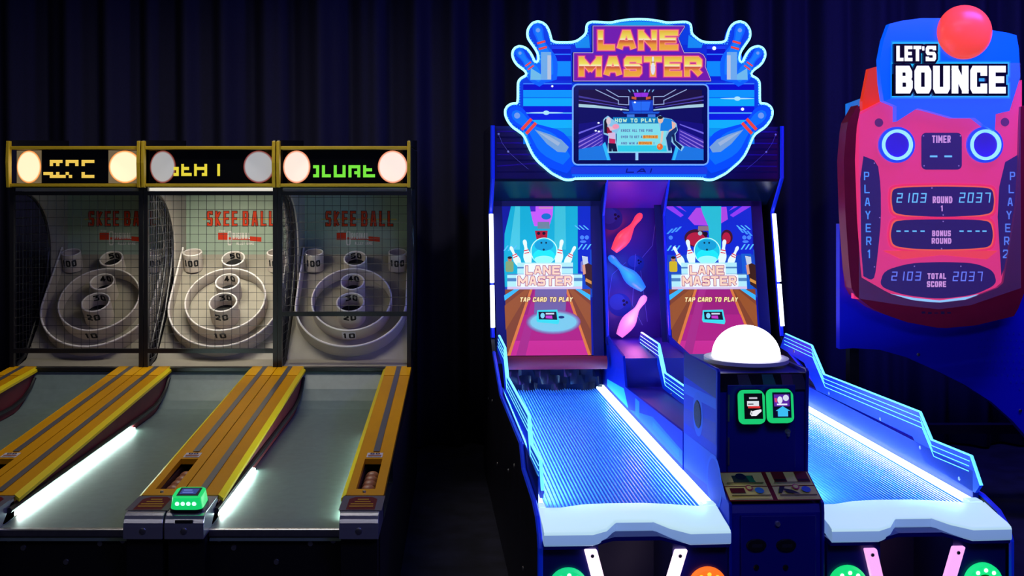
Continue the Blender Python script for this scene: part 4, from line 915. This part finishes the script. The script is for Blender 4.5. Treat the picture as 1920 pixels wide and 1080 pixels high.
def grad(name, za, zb):
    m = bpy.data.materials.new(name); m.use_nodes = True; nt = m.node_tree; bs = nt.nodes['Principled BSDF']
    tc = nt.nodes.new('ShaderNodeTexCoord'); sx = nt.nodes.new('ShaderNodeSeparateXYZ'); mr = nt.nodes.new('ShaderNodeMapRange'); r = nt.nodes.new('ShaderNodeValToRGB')
    nt.links.new(tc.outputs['Object'], sx.inputs[0]); nt.links.new(sx.outputs['Z'], mr.inputs[0]); mr.inputs[1].default_value = zb; mr.inputs[2].default_value = za
    nt.links.new(mr.outputs[0], r.inputs[0]); cr = r.color_ramp
    st = [(0, (236, 176, 44)), (.28, (238, 160, 34)), (.44, (206, 84, 34)), (.5, (206, 70, 50)), (.51, (250, 236, 200)), (.62, (240, 226, 90)), (1, (230, 172, 14))]
    cr.elements[0].position = 0; cr.elements[0].color = (*lin(st[0][1]), 1); cr.elements[1].position = 1; cr.elements[1].color = (*lin(st[-1][1]), 1)
    for p_, c in st[1:-1]: e = cr.elements.new(p_); e.color = (*lin(c), 1)
    bs.inputs['Base Color'].default_value = (.1, .08, .02, 1); nt.links.new(r.outputs[0], bs.inputs['Emission Color']); bs.inputs['Emission Strength'].default_value = .95
    return m
g1 = grad('title_face_upper', hp(1200, 57)[1], hp(1200, 96.5)[1]); g2 = grad('title_face_lower', hp(1200, 106)[1], hp(1200, 145.5)[1])
a.add([[(x, -y) for x, y in q] for q in strokes('LANE', 1119.5, -95, 149, 36.5, 8.8, 9.5, .16)], g1)
a.add([[(x, -y) for x, y in q] for q in strokes('MASTER', 1084, -144, 229, 36.5, 8.8, 9.5, .16)], g2)
a.add([pin2(1222, 107, 1222, 141, .8)], glow((225, 225, 230), .95)); a.add([rc(1218.5, 117, 1225.5, 118.5)], glow((170, 90, 60), 1))
a.build('title_lettering', TP)
# display set in the header
fr_ = rrect(1072, 158, 1327, 310, 9)
b = MB(); b.py([hp(*p) for p in fr_], HV-.022, HV-.001); DP = b.build('header_display', mat('display_bezel', lin((6, 10, 70)), .25, emis=lin((4, 10, 90)), es=.5), HD)
b = MB(); b.tube([(u, HV-.022, z) for u, z in [hp(*p) for p in rrect(1073, 159, 1326, 309, 9)]], .0045, 6, closed=True); b.build('display_rim', mat('display_rim', lin((130, 180, 235)), .3, emis=lin((110, 170, 235)), es=.75), DP)
a = Art(lambda px, py, l: (lambda q: (q[0], HV-.0225-l, q[1]))(hp(px, py)))
Z = lambda pts: [(1070+x/5.685, 150+y/5.685) for x, y in pts]       # read off an enlarged view
z = lambda P, c, s_=.9: a.add([Z(P)], glow(c, s_))
z(rc(78, 108, 1388, 855), (14, 12, 92)); z(rc(78, 108, 1388, 280), (28, 16, 60))
for f in (lambda P: P, lambda P: [(1480-x, y) for x, y in P]):
    z(f([(78, 470), (600, 400), (600, 620), (78, 855)]), (20, 14, 120)); z(f([(78, 640), (340, 520), (340, 700), (78, 855)]), (60, 44, 170))
    for k in range(5): z(f([(78, 660+k*46), (330, 540+k*34), (330, 548+k*34), (78, 676+k*46)]), (150, 120, 220))
    z(f([(78, 560), (330, 470), (330, 482), (78, 580)]), (110, 100, 220))
    z(f([(78, 740), (370, 690), (420, 855), (78, 855)]), (30, 120, 220)); z(f([(330, 690), (360, 660), (410, 855), (380, 855)]), (50, 190, 250))
    z(f([(78, 258), (240, 270), (610, 318), (610, 330), (240, 300), (78, 292)]), (170, 210, 220))
    z(f([(78, 170), (590, 270), (590, 276), (78, 190)]), (70, 60, 150)); z(f([(78, 215), (590, 295), (590, 300), (78, 225)]), (90, 80, 190))
    for q in ([(260, 108), (500, 222), (500, 262), (610, 268)], [(375, 108), (500, 180), (610, 182), (610, 265)]): a.add([p for p in thick(Z(f(q)), 1.6)], glow((150, 170, 210), .9))
    z(f([(660, 140), (740, 140), (740, 185), (675, 185)]), (150, 50, 220)); z(f([(640, 180), (690, 185), (690, 215), (640, 205)]), (200, 90, 40))
    z(f([(615, 220), (740, 220), (740, 345), (615, 345)]), (20, 60, 190)); z(f([(640, 235), (740, 235), (740, 330), (660, 330)]), (40, 110, 240)); z(f([(540, 342), (740, 342), (740, 362), (560, 362)]), (26, 90, 210)); z(f([(590, 370), (670, 370), (670, 398), (590, 398)]), (60, 120, 220))
    for k in range(3): z(f([(600+k*45, 108), (615+k*45, 108), (630+k*40, 135), (620+k*40, 135)]), (120, 180, 230))
z(rc(440, 400, 920, 462), (14, 130, 190)); z(rc(480, 466, 1030, 772), (130, 226, 232)); z(rc(490, 700, 1025, 765), (50, 206, 226)); z(rc(384, 768, 1065, 778), (150, 220, 240)); z(rc(678, 770, 708, 856), (150, 210, 250))
tz = lambda s_, x, y, w_, h_, t, c, sl=0: a.add([[(1070+px/5.685, 150-py/5.685) for px, py in q] for q in strokes(s_, x, -y, w_, h_, t, None, .3, sl)], glow(c, .95))
tz('HOW TO PLAY', 460, 456, 430, 42, 10, (190, 236, 200))
tz('KNOCK ALL THE PINS', 525, 556, 335, 28, 6, (90, 110, 170)); tz('OVER TO GET A', 525, 622, 225, 26, 6, (90, 110, 170)); tz('AND WIN A', 525, 690, 180, 26, 6, (90, 110, 170))
z(rc(755, 592, 918, 626), (240, 176, 70)); z(rc(708, 658, 856, 692), (240, 176, 70)); tz('STRIKE', 762, 622, 148, 26, 6, (196, 90, 30)); tz('BONUS', 716, 688, 132, 26, 6, (196, 90, 30)); tz('!', 864, 690, 20, 26, 6, (90, 110, 170))
# printed people: woman holding a ball, man bowling
z([(335, 430), (350, 410), (385, 385), (430, 420), (500, 470), (515, 520), (470, 580), (470, 640), (495, 768), (380, 768), (390, 600), (340, 580)], (140, 200, 230))
z([(345, 440), (362, 415), (380, 430), (378, 575), (345, 565)], (18, 16, 30)); a.add([Z(ell(392, 440, 24, 40))], glow((225, 200, 205), .9)); z([(375, 500), (410, 520), (440, 580), (375, 575)], (150, 24, 50)); z([(385, 570), (460, 560), (465, 630), (400, 630)], (220, 190, 220)); z([(395, 625), (465, 635), (462, 680), (398, 676)], (206, 40, 90)); z([(388, 675), (470, 680), (486, 764), (436, 764), (428, 730), (425, 764), (396, 764)], (14, 24, 60)); z([(380, 480), (412, 500), (470, 500), (470, 528), (410, 545)], (232, 190, 200)); a.add([Z(ell(468, 500, 36, 26))], glow((240, 150, 175), .95))
z([(905, 400), (940, 380), (975, 405), (1060, 420), (1112, 470), (1125, 540), (1100, 580), (1105, 650), (1195, 715), (1165, 762), (1080, 690), (1040, 640), (1065, 770), (1010, 770), (990, 620), (1010, 540), (940, 550)], (140, 200, 230))
z([(945, 470), (985, 412), (1050, 420), (1090, 450), (1060, 545), (940, 545)], (26, 130, 220)); a.add([Z(ell(942, 430, 28, 36))], glow((236, 190, 160), .9)); a.add([Z(ell(940, 404, 28, 16))], glow((20, 24, 40), .9)); z([(1060, 440), (1105, 470), (1085, 540), (1030, 560), (1030, 540), (1065, 520)], (236, 190, 170)); z([(950, 550), (975, 550), (962, 660), (938, 690)], (225, 200, 180))
z([(1030, 560), (1112, 500), (1118, 545), (1060, 610), (1050, 755), (1025, 755), (1000, 620)], (20, 50, 110)); z([(1060, 590), (1090, 580), (1098, 650), (1170, 710), (1155, 750), (1080, 670)], (14, 34, 84)); a.add([Z(ell(935, 714, 32, 34))], glow((232, 110, 40), .95)); a.add([Z(ell(928, 704, 12, 13))], glow((250, 160, 90), .95))
for x, y in ((670, 244), (525, 320), (285, 462), (255, 545), (288, 552)): a.add([Z(ell(x, y, 12, 9))], glow((230, 235, 255), 1.1))
a.build('display_image', DP)

# ------------------------------------------------------------------ ball bouncing machine
LBY = 5.6
K = root('ball_bounce_machine', (2.49, LBY, 0), 0, 'tall red and blue ball bouncing machine with an orange ball on its sign', 'arcade game')
def kp(px, py, d=0):    # photograph reading -> local x, z on the face at depth d behind the front
    x, zz = on_y(px, py, LBY+d); return x-2.49, zz
kk = lambda pts, d=0: [kp(x, y, d) for x, y in pts]
M_rimred = mat('rim_maroon', lin((160, 24, 50)), .35, noise=(10, .08))
outer = [(1608, 197), (1588, 232), (1582, 300), (1585, 400), (1592, 500), (1598, 550), (1640, 582), (1700, 604), (1765, 616), (1830, 610), (1904, 592), (1924, 540), (1938, 400), (1942, 280), (1938, 230), (1926, 197)]
inner = [(1613, 205), (1606, 240), (1603, 300), (1607, 413), (1615, 520), (1667, 550), (1710, 563), (1760, 568), (1813, 562), (1880, 536), (1890, 480), (1906, 380), (1911, 280), (1912, 240), (1914, 200)]
# rim: front face strip + depth
b = MB(); no = len(outer)
def ringstrip(b, A, Bp, y):
    n = len(A)
    for i in range(n-1): b.face([(A[i][0], y, A[i][1]), (A[i+1][0], y, A[i+1][1]), (Bp[i+1][0], y, Bp[i+1][1]), (Bp[i][0], y, Bp[i][1])])
def resample(P, n):
    Ls = [0]
    for p, q in zip(P, P[1:]): Ls.append(Ls[-1]+math.hypot(q[0]-p[0], q[1]-p[1]))
    out = []
    for k in range(n):
        t = Ls[-1]*k/(n-1); i = 0
        while i < len(P)-2 and Ls[i+1] < t: i += 1
        f_ = (t-Ls[i])/max(1e-9, Ls[i+1]-Ls[i]); out.append((P[i][0]*(1-f_)+P[i+1][0]*f_, P[i][1]*(1-f_)+P[i+1][1]*f_))
    return out
Ao = resample(kk(outer), 60); Ai = resample(kk(inner), 60)
ringstrip(b, Ao, Ai, 0.0)
for i in range(59):
    b.face([(Ao[i][0], 0, Ao[i][1]), (Ao[i+1][0], 0, Ao[i+1][1]), (Ao[i+1][0], .1, Ao[i+1][1]), (Ao[i][0], .1, Ao[i][1])])
    b.face([(Ai[i][0], 0, Ai[i][1]), (Ai[i+1][0], 0, Ai[i+1][1]), (Ai[i+1][0], .12, Ai[i+1][1]), (Ai[i][0], .12, Ai[i][1])])
for q in (0, 59): b.face([(Ao[q][0], 0, Ao[q][1]), (Ai[q][0], 0, Ai[q][1]), (Ai[q][0], .1, Ai[q][1]), (Ao[q][0], .1, Ao[q][1])])
rimo = b.build('face_frame', M_rimred, K)
a = Art(lambda x, zz, l: (x, -l, zz)); a.add([[kp(x, y) for x, y in rc(1728+k*12, 584+(k % 3), 1735+k*12, 588+(k % 2))] for k in range(5)], ink((66, 40, 70))); a.build('frame_mark', rimo)
# backlit face
D = .02
face = [(1600, 217), (1655, 189), (1681, 198), (1860, 198), (1866, 216), (1897, 205), (1905, 170), (1916, 150), (1916, 560), (1770, 580), (1600, 560)]
b = MB(); F_ = kk(face, D); b.py(F_, D, D+.03); FC = b.build('face_panel', mat('face_pink', lin((230, 40, 100)), .35, emis=lin((244, 56, 112)), es=.74), K)
a = Art(lambda px, py, l: (lambda q: (q[0], D-.002-l, q[1]))(kp(px, py, D)))
purple = glow((40, 10, 84), .8)
orange = glow((255, 96, 40), .95); hot = glow((255, 40, 84), .9)
tot = [(1648, 537), (1657, 507), (1707, 493), (1767, 491), (1827, 493), (1862, 507), (1869, 533), (1827, 553), (1760, 561), (1693, 553)]
rnd = [(1673, 354), (1700, 351), (1767, 349.5), (1835, 351), (1860, 354), (1864, 376), (1860, 399), (1835, 404), (1767, 407), (1700, 404), (1675, 399), (1671, 376)]
bon = [(1675, 415), (1700, 412), (1767, 411), (1835, 412), (1857, 416), (1862, 440), (1857, 463), (1820, 466.5), (1767, 468), (1710, 466.5), (1674, 461), (1669, 440)]
tot, rnd, bon = chaikin(tot), chaikin(rnd), chaikin(bon)
def grow(P, k): 
    cx_ = sum(p[0] for p in P)/len(P); cy_ = sum(p[1] for p in P)/len(P); return [(cx_+(x-cx_)*(1+k/90), cy_+(y-cy_)*(1+k/26)) for x, y in P]
a.add([grow(rnd, 6), grow(bon, 6)], hot); a.add([grow(rnd, 2.5), grow(bon, 2.5)], orange); a.add([rc(1680, 406, 1856, 412)], hot)  # glow round the displays painted as flat brighter bands
a.add([[(1655, 470), (1870, 470), (1850, 486), (1767, 478), (1690, 486)]], glow((255, 66, 60), .9))
a.add([rrect(1727, 249, 1803, 318, 9), rnd, bon, tot], purple)
p1 = [(1612, 290), (1645, 303), (1651, 350), (1651.5, 413), (1646, 470), (1640, 520), (1632, 525), (1615, 516)]
a.add([chaikin(p1, 1), [(1908, 290), (1884, 304), (1873, 350), (1870, 407), (1874, 470), (1877, 518), (1888, 487), (1906, 380)]], purple)
a.add([ell(1647.5, 230, 8), ell(1883.6, 229, 8)], glow((96, 26, 90), .8))
wht = glow((222, 160, 226), .9); cy = glow((110, 200, 255), 1); pb = glow((110, 130, 250), .95)
tx = lambda s_, x0, y0, x1, y1, t, m, font='', sl=0, gap=.28: a.add([[(x, -y) for x, y in q] for q in strokes(s_, x0, -y1, x1-x0, y1-y0, t, None, gap, sl, font)], m)
tx('TIMER', 1747, 254, 1782, 268, 2.6, wht, '', 0, .2); a.add([rc(1743, 291.5, 1757, 295), rc(1770, 291.5, 1784.5, 295)], cy)
tx('2103', 1680, 362, 1735, 380, 2.2, cy, 'd', .12, .5); tx('2037', 1797, 361, 1855, 380, 2.2, cy, 'd', .12, .5)
tx('ROUND', 1748, 368, 1785, 381, 2.6, wht, '', 0, .2); tx('1', 1762, 385, 1769, 396, 2.2, wht)
tx('BONUS', 1747, 432, 1782, 443, 2.4, wht, '', 0, .2); tx('ROUND', 1746, 446, 1783, 457, 2.4, wht, '', 0, .2)
a.add([rc(x, 432, x+8, 434.6) for x in (1680, 1695, 1710, 1725, 1798, 1813, 1828, 1841)], cy)
tx('2103', 1670, 509, 1725, 526, 2.1, pb, 'd', .12, .5); tx('2037', 1785, 509, 1840, 527, 2.1, pb, 'd', .12, .5); tx('TOTAL', 1738, 512, 1773, 523, 2.4, wht, '', 0, .2); tx('SCORE', 1737, 527, 1773, 538, 2.4, wht, '', 0, .2)
for i, ch in enumerate('PLAYER1'): tx(ch, 1619+i*.8, 322+i*24.3, 1629+i*.8, 338+i*24.3, 2.4, glow((80, 150, 250), .95))
for i, ch in enumerate('PLAYER2'): tx(ch, 1892-i*2.2, 322+i*24.3, 1902-i*2.2, 338+i*24.3, 2.4, glow((90, 130, 240), .95))
a.add([(1667, 550), (1712, 558), (1760, 563), (1813, 556), (1834, 551), (1813, 562), (1760, 568), (1710, 563)], glow((150, 210, 255), 1))
for x, y in ((1746, 352.5), (1767, 403), (1767, 415), (1764, 466), (1800, 499), (1713, 499), (1730, 255), (1799, 255), (1731, 311), (1796, 311), (1638, 306), (1648, 408), (1638, 500)): a.add(ell(x, y, 1.3), glow((150, 120, 190), .9))
a.build('face_artwork', FC)
for cx in (1682, 1847.5):
    q = kp(cx, 271.5, D-.02); fr = frame((q[0], D-.004, q[1]), (1, 0, 0), (0, 0, 1), (0, -1, 0))
    b = MB(); b.lathe([(.094, 0), (.094, .016), (.08, .018)], fr, 40, cap=False); o = b.build('ring_bezel', mat('bezel_blue', lin((10, 70, 240)), .35, emis=lin((10, 80, 250)), es=.6), K, smooth=True)
    b = MB(); b.lathe([(.080, .016), (.080, .024), (.064, .024), (.064, .012)], fr, 40, cap=False); b.build('ring_light', mat('ring_ice', (.6, .8, 1), .4, emis=lin((130, 215, 255)), es=1.3), o, smooth=True)
    b = MB(); b.lathe([(0, .010), (.066, .012)], fr, 40, cap=False); b.build('ring_lens', mat('lens_violet', lin((50, 16, 190)), .12, emis=lin((48, 12, 200)), es=.55), o)
# shoulder behind the sign, cyan corner
b = MB(); b.py(kk([(1629, 129), (1650, 123), (1656, 190), (1617, 214), (1617, 190)], .1), .1, .14); b.build('shoulder_panel', mat('shoulder_orange', lin((220, 50, 24)), .35, emis=lin((255, 60, 20)), es=.55), K)
b = MB(); b.py(kk([(1590, 194), (1617, 184), (1617, 198), (1604, 199), (1590, 219)], .16), .16, .2); b.build('corner_panel', mat('corner_cyan', lin((30, 120, 230)), .35, emis=lin((30, 140, 240)), es=.5), K)
b = MB(); xa_, xb_ = kp(1700, 300)[0], kp(1930, 300)[0]-.03; b.px([(.2, 1.0), (.2, 2.25), (.55, 2.2), (.55, 1.0)], xa_, xb_); b.build('machine_body', mat('body_maroon', lin((70, 8, 20)), .4), K)
# sign
sg_ = [(1668, 44.5), (1690, 39), (1727, 34), (1766, 34), (1868, 58), (1888, 61), (1906, 66), (1910.5, 92), (1913, 144), (1893, 208), (1867, 214), (1865.5, 246), (1849, 237.5), (1828, 221), (1788, 221), (1738, 207), (1720, 203), (1681, 228), (1681, 199), (1657, 189), (1652, 155), (1650, 111), (1657, 75)]
S0 = -.03
b = MB(); P_ = kk(sg_, S0); n = len(P_); tri = tessellate_polygon([[Vector((x, zz, 0)) for x, zz in P_]])
b.raw([(x, S0, zz) for x, zz in P_]+[(x, S0+.05, zz) for x, zz in P_], [t for t in tri]+[tuple(k+n for k in t[::-1]) for t in tri]+[(i, (i+1) % n, n+(i+1) % n, n+i) for i in range(n)])
SG = b.build('sign', mat('sign_blue', lin((10, 84, 235)), .35, emis=lin((2, 92, 252)), es=.85), K)
for nm_, q, hh in (('sign_word', [('LETS', 1680, 86, 1754, 115, 6.4)], 0), ('sign_word', [('BOUNCE', 1679, 123.5, 1885, 175.5, 12.5)], 1)):
    for s_, x0, y0, x1, y1, t in q:
        b = MB()
        def word(tt, bt=t):
            if s_ == 'LETS':
                return [[(x, -y) for x, y in k] for k in strokes("LET", x0, -y1, 47, y1-y0, tt, bt, .12)+strokes('S', 1735, -y1, 19.5, y1-y0, tt, bt)] + [rc(1728.5-(tt-bt)/2, 87-(tt-bt)/2, 1732.5+(tt-bt)/2, 95+(tt-bt)/2)]
            return [[(x, -y) for x, y in k] for k in strokes(s_, x0, -y1, x1-x0, y1-y0, tt, bt, .1)]
        wp = mat('word_plate', lin((14, 8, 40)), .3); b.use(wp)
        for iq, q4 in enumerate(word(t+8)):
            e4 = iq*.00003; b.prism(kk(q4, S0-.02), lambda x, zz: (x, S0-.022-e4, zz), lambda x, zz: (x, S0-.0005, zz))
        o = b.build(nm_, None, SG)
        ah = Art(lambda px, py, l: (lambda r: (r[0], S0-.0005-l, r[1]))(kp(px, py, S0))); ah.add(word(t+19), glow((10, 128, 255), .95)); ah.add(word(t+14), glow((40, 180, 255), 1)); ah.build('painted_halo', o)  # glow round the letters painted as two flat emissive layers
        a = Art(lambda px, py, l: (lambda r: (r[0], S0-.0245-l, r[1]))(kp(px, py, S0-.02)))
        qs = word(t)
        a.add(qs, glow((242, 246, 255), 1.15)); a.build('sign_letters', o)
q = kp(1815.5, 58, S0-.06)
b = MB(); n = 16; R0 = .1405; b.lathe([(R0*cos(pi/2*j/n), .09*sin(pi/2*j/n)) for j in range(n+1)], frame((q[0], S0-.012, q[1]), (1, 0, 0), (0, 0, 1), (0, -1, 0)), 48, cap=False)
b.build('sign_ball', mat('ball_coral', lin((250, 80, 70)), .3, spec=.3, emis=lin((255, 74, 64)), es=.74), SG, smooth=True)
# clear guard
b = MB(); G_ = kk([(1611, 560), (1611, 216), (1658, 190), (1835, 118), (1913, 118), (1914, 540), (1890, 548), (1820, 572), (1760, 580), (1690, 572)], -.05); 
b.py(G_, -.052, -.048); gm = mat('clear_acrylic', (.6, .6, .9), .05, alpha=.09); b.build('clear_guard', gm, K)
# blue body with the arched opening
arch = [(1575, 610), (1575, 655), (1600, 653), (1650, 656), (1700, 670), (1760, 697), (1810, 722), (1860, 754), (1900, 790), (1935, 830), (1965, 880), (1985, 960), (1995, 1098)]
bl = kk(arch, .12); xr = bl[-1][0]
b = MB(); pts = [(bl[0][0], kp(1575, 420, .12)[1])] + bl[1:-1] + [(xr, .0), (xr+.14, .0), (xr+.14, kp(1575, 420, .12)[1])]
n = len(pts); tri = tessellate_polygon([[Vector((x, zz, 0)) for x, zz in pts]])
b.raw([(x, .125, zz) for x, zz in pts]+[(x, .18, zz) for x, zz in pts], [t for t in tri]+[tuple(k+n for k in t[::-1]) for t in tri]+[(i, (i+1) % n, n+(i+1) % n, n+i) for i in range(n)])
BP = b.build('arch_panel', mat('arch_blue', lin((20, 26, 225)), .4), K)
a = Art(lambda px, py, l: (lambda r: (r[0], .124-l, r[1]))(kp(px, py, .124)))
a.add([ell(1835+j*11+(i % 2)*5.5, 625+i*13, 1.1+.8*j/8, 2.0+.8*j/8, 8) for i in range(14) for j in range(9) if 625+i*13 < 640+ (1835+j*11-1760)*.62], ink((40, 60, 210)))
a.build('dot_pattern', BP)
for x, y in ((1722, 665), (1913, 770)):
    q = kp(x, y, .124); b = MB(); b.lathe([(0, .004), (.008, .003), (.0095, 0)], frame((q[0], .124, q[1]), (1, 0, 0), (0, 0, 1), (0, -1, 0)), 12); b.build('panel_screw', M_steel, BP)
b = MB(); x0 = kp(1592, 660, .2)[0]; b.box(x0, x0+.05, .19, .25, .0, 1.0); b.build('support_post', M_blackmetal, K)
b = MB(); x0, zz = kp(1745, 797, .5); x1, _ = kp(1892, 797, .5); b.box(x0-.8, x1+.5, .5, .56, zz-.05, zz); b.build('base_rail', mat('rail_dark', lin((20, 14, 40)), .3), K)
b = MB(); b.box(x0-.6, x0-.55, .5, .56, 0, zz-.05); b.box(x1+.3, x1+.35, .5, .56, 0, zz-.05); b.build('base_foot', M_blackmetal, K)
area('face_fill', (2.5, LBY-.6, 2.9), (2.5, LBY, 1.5), .6, .1, 2.0, (.8, .3, .7))  # added fill light in front of the face, no fixture there

area('underglow_fill', (2.7, LBY+.45, .98), (2.6, LBY+1.6, .55), 1.2, .1, 7, (.04, .05, 1))  # added blue fill, brightens the curtain behind the arch
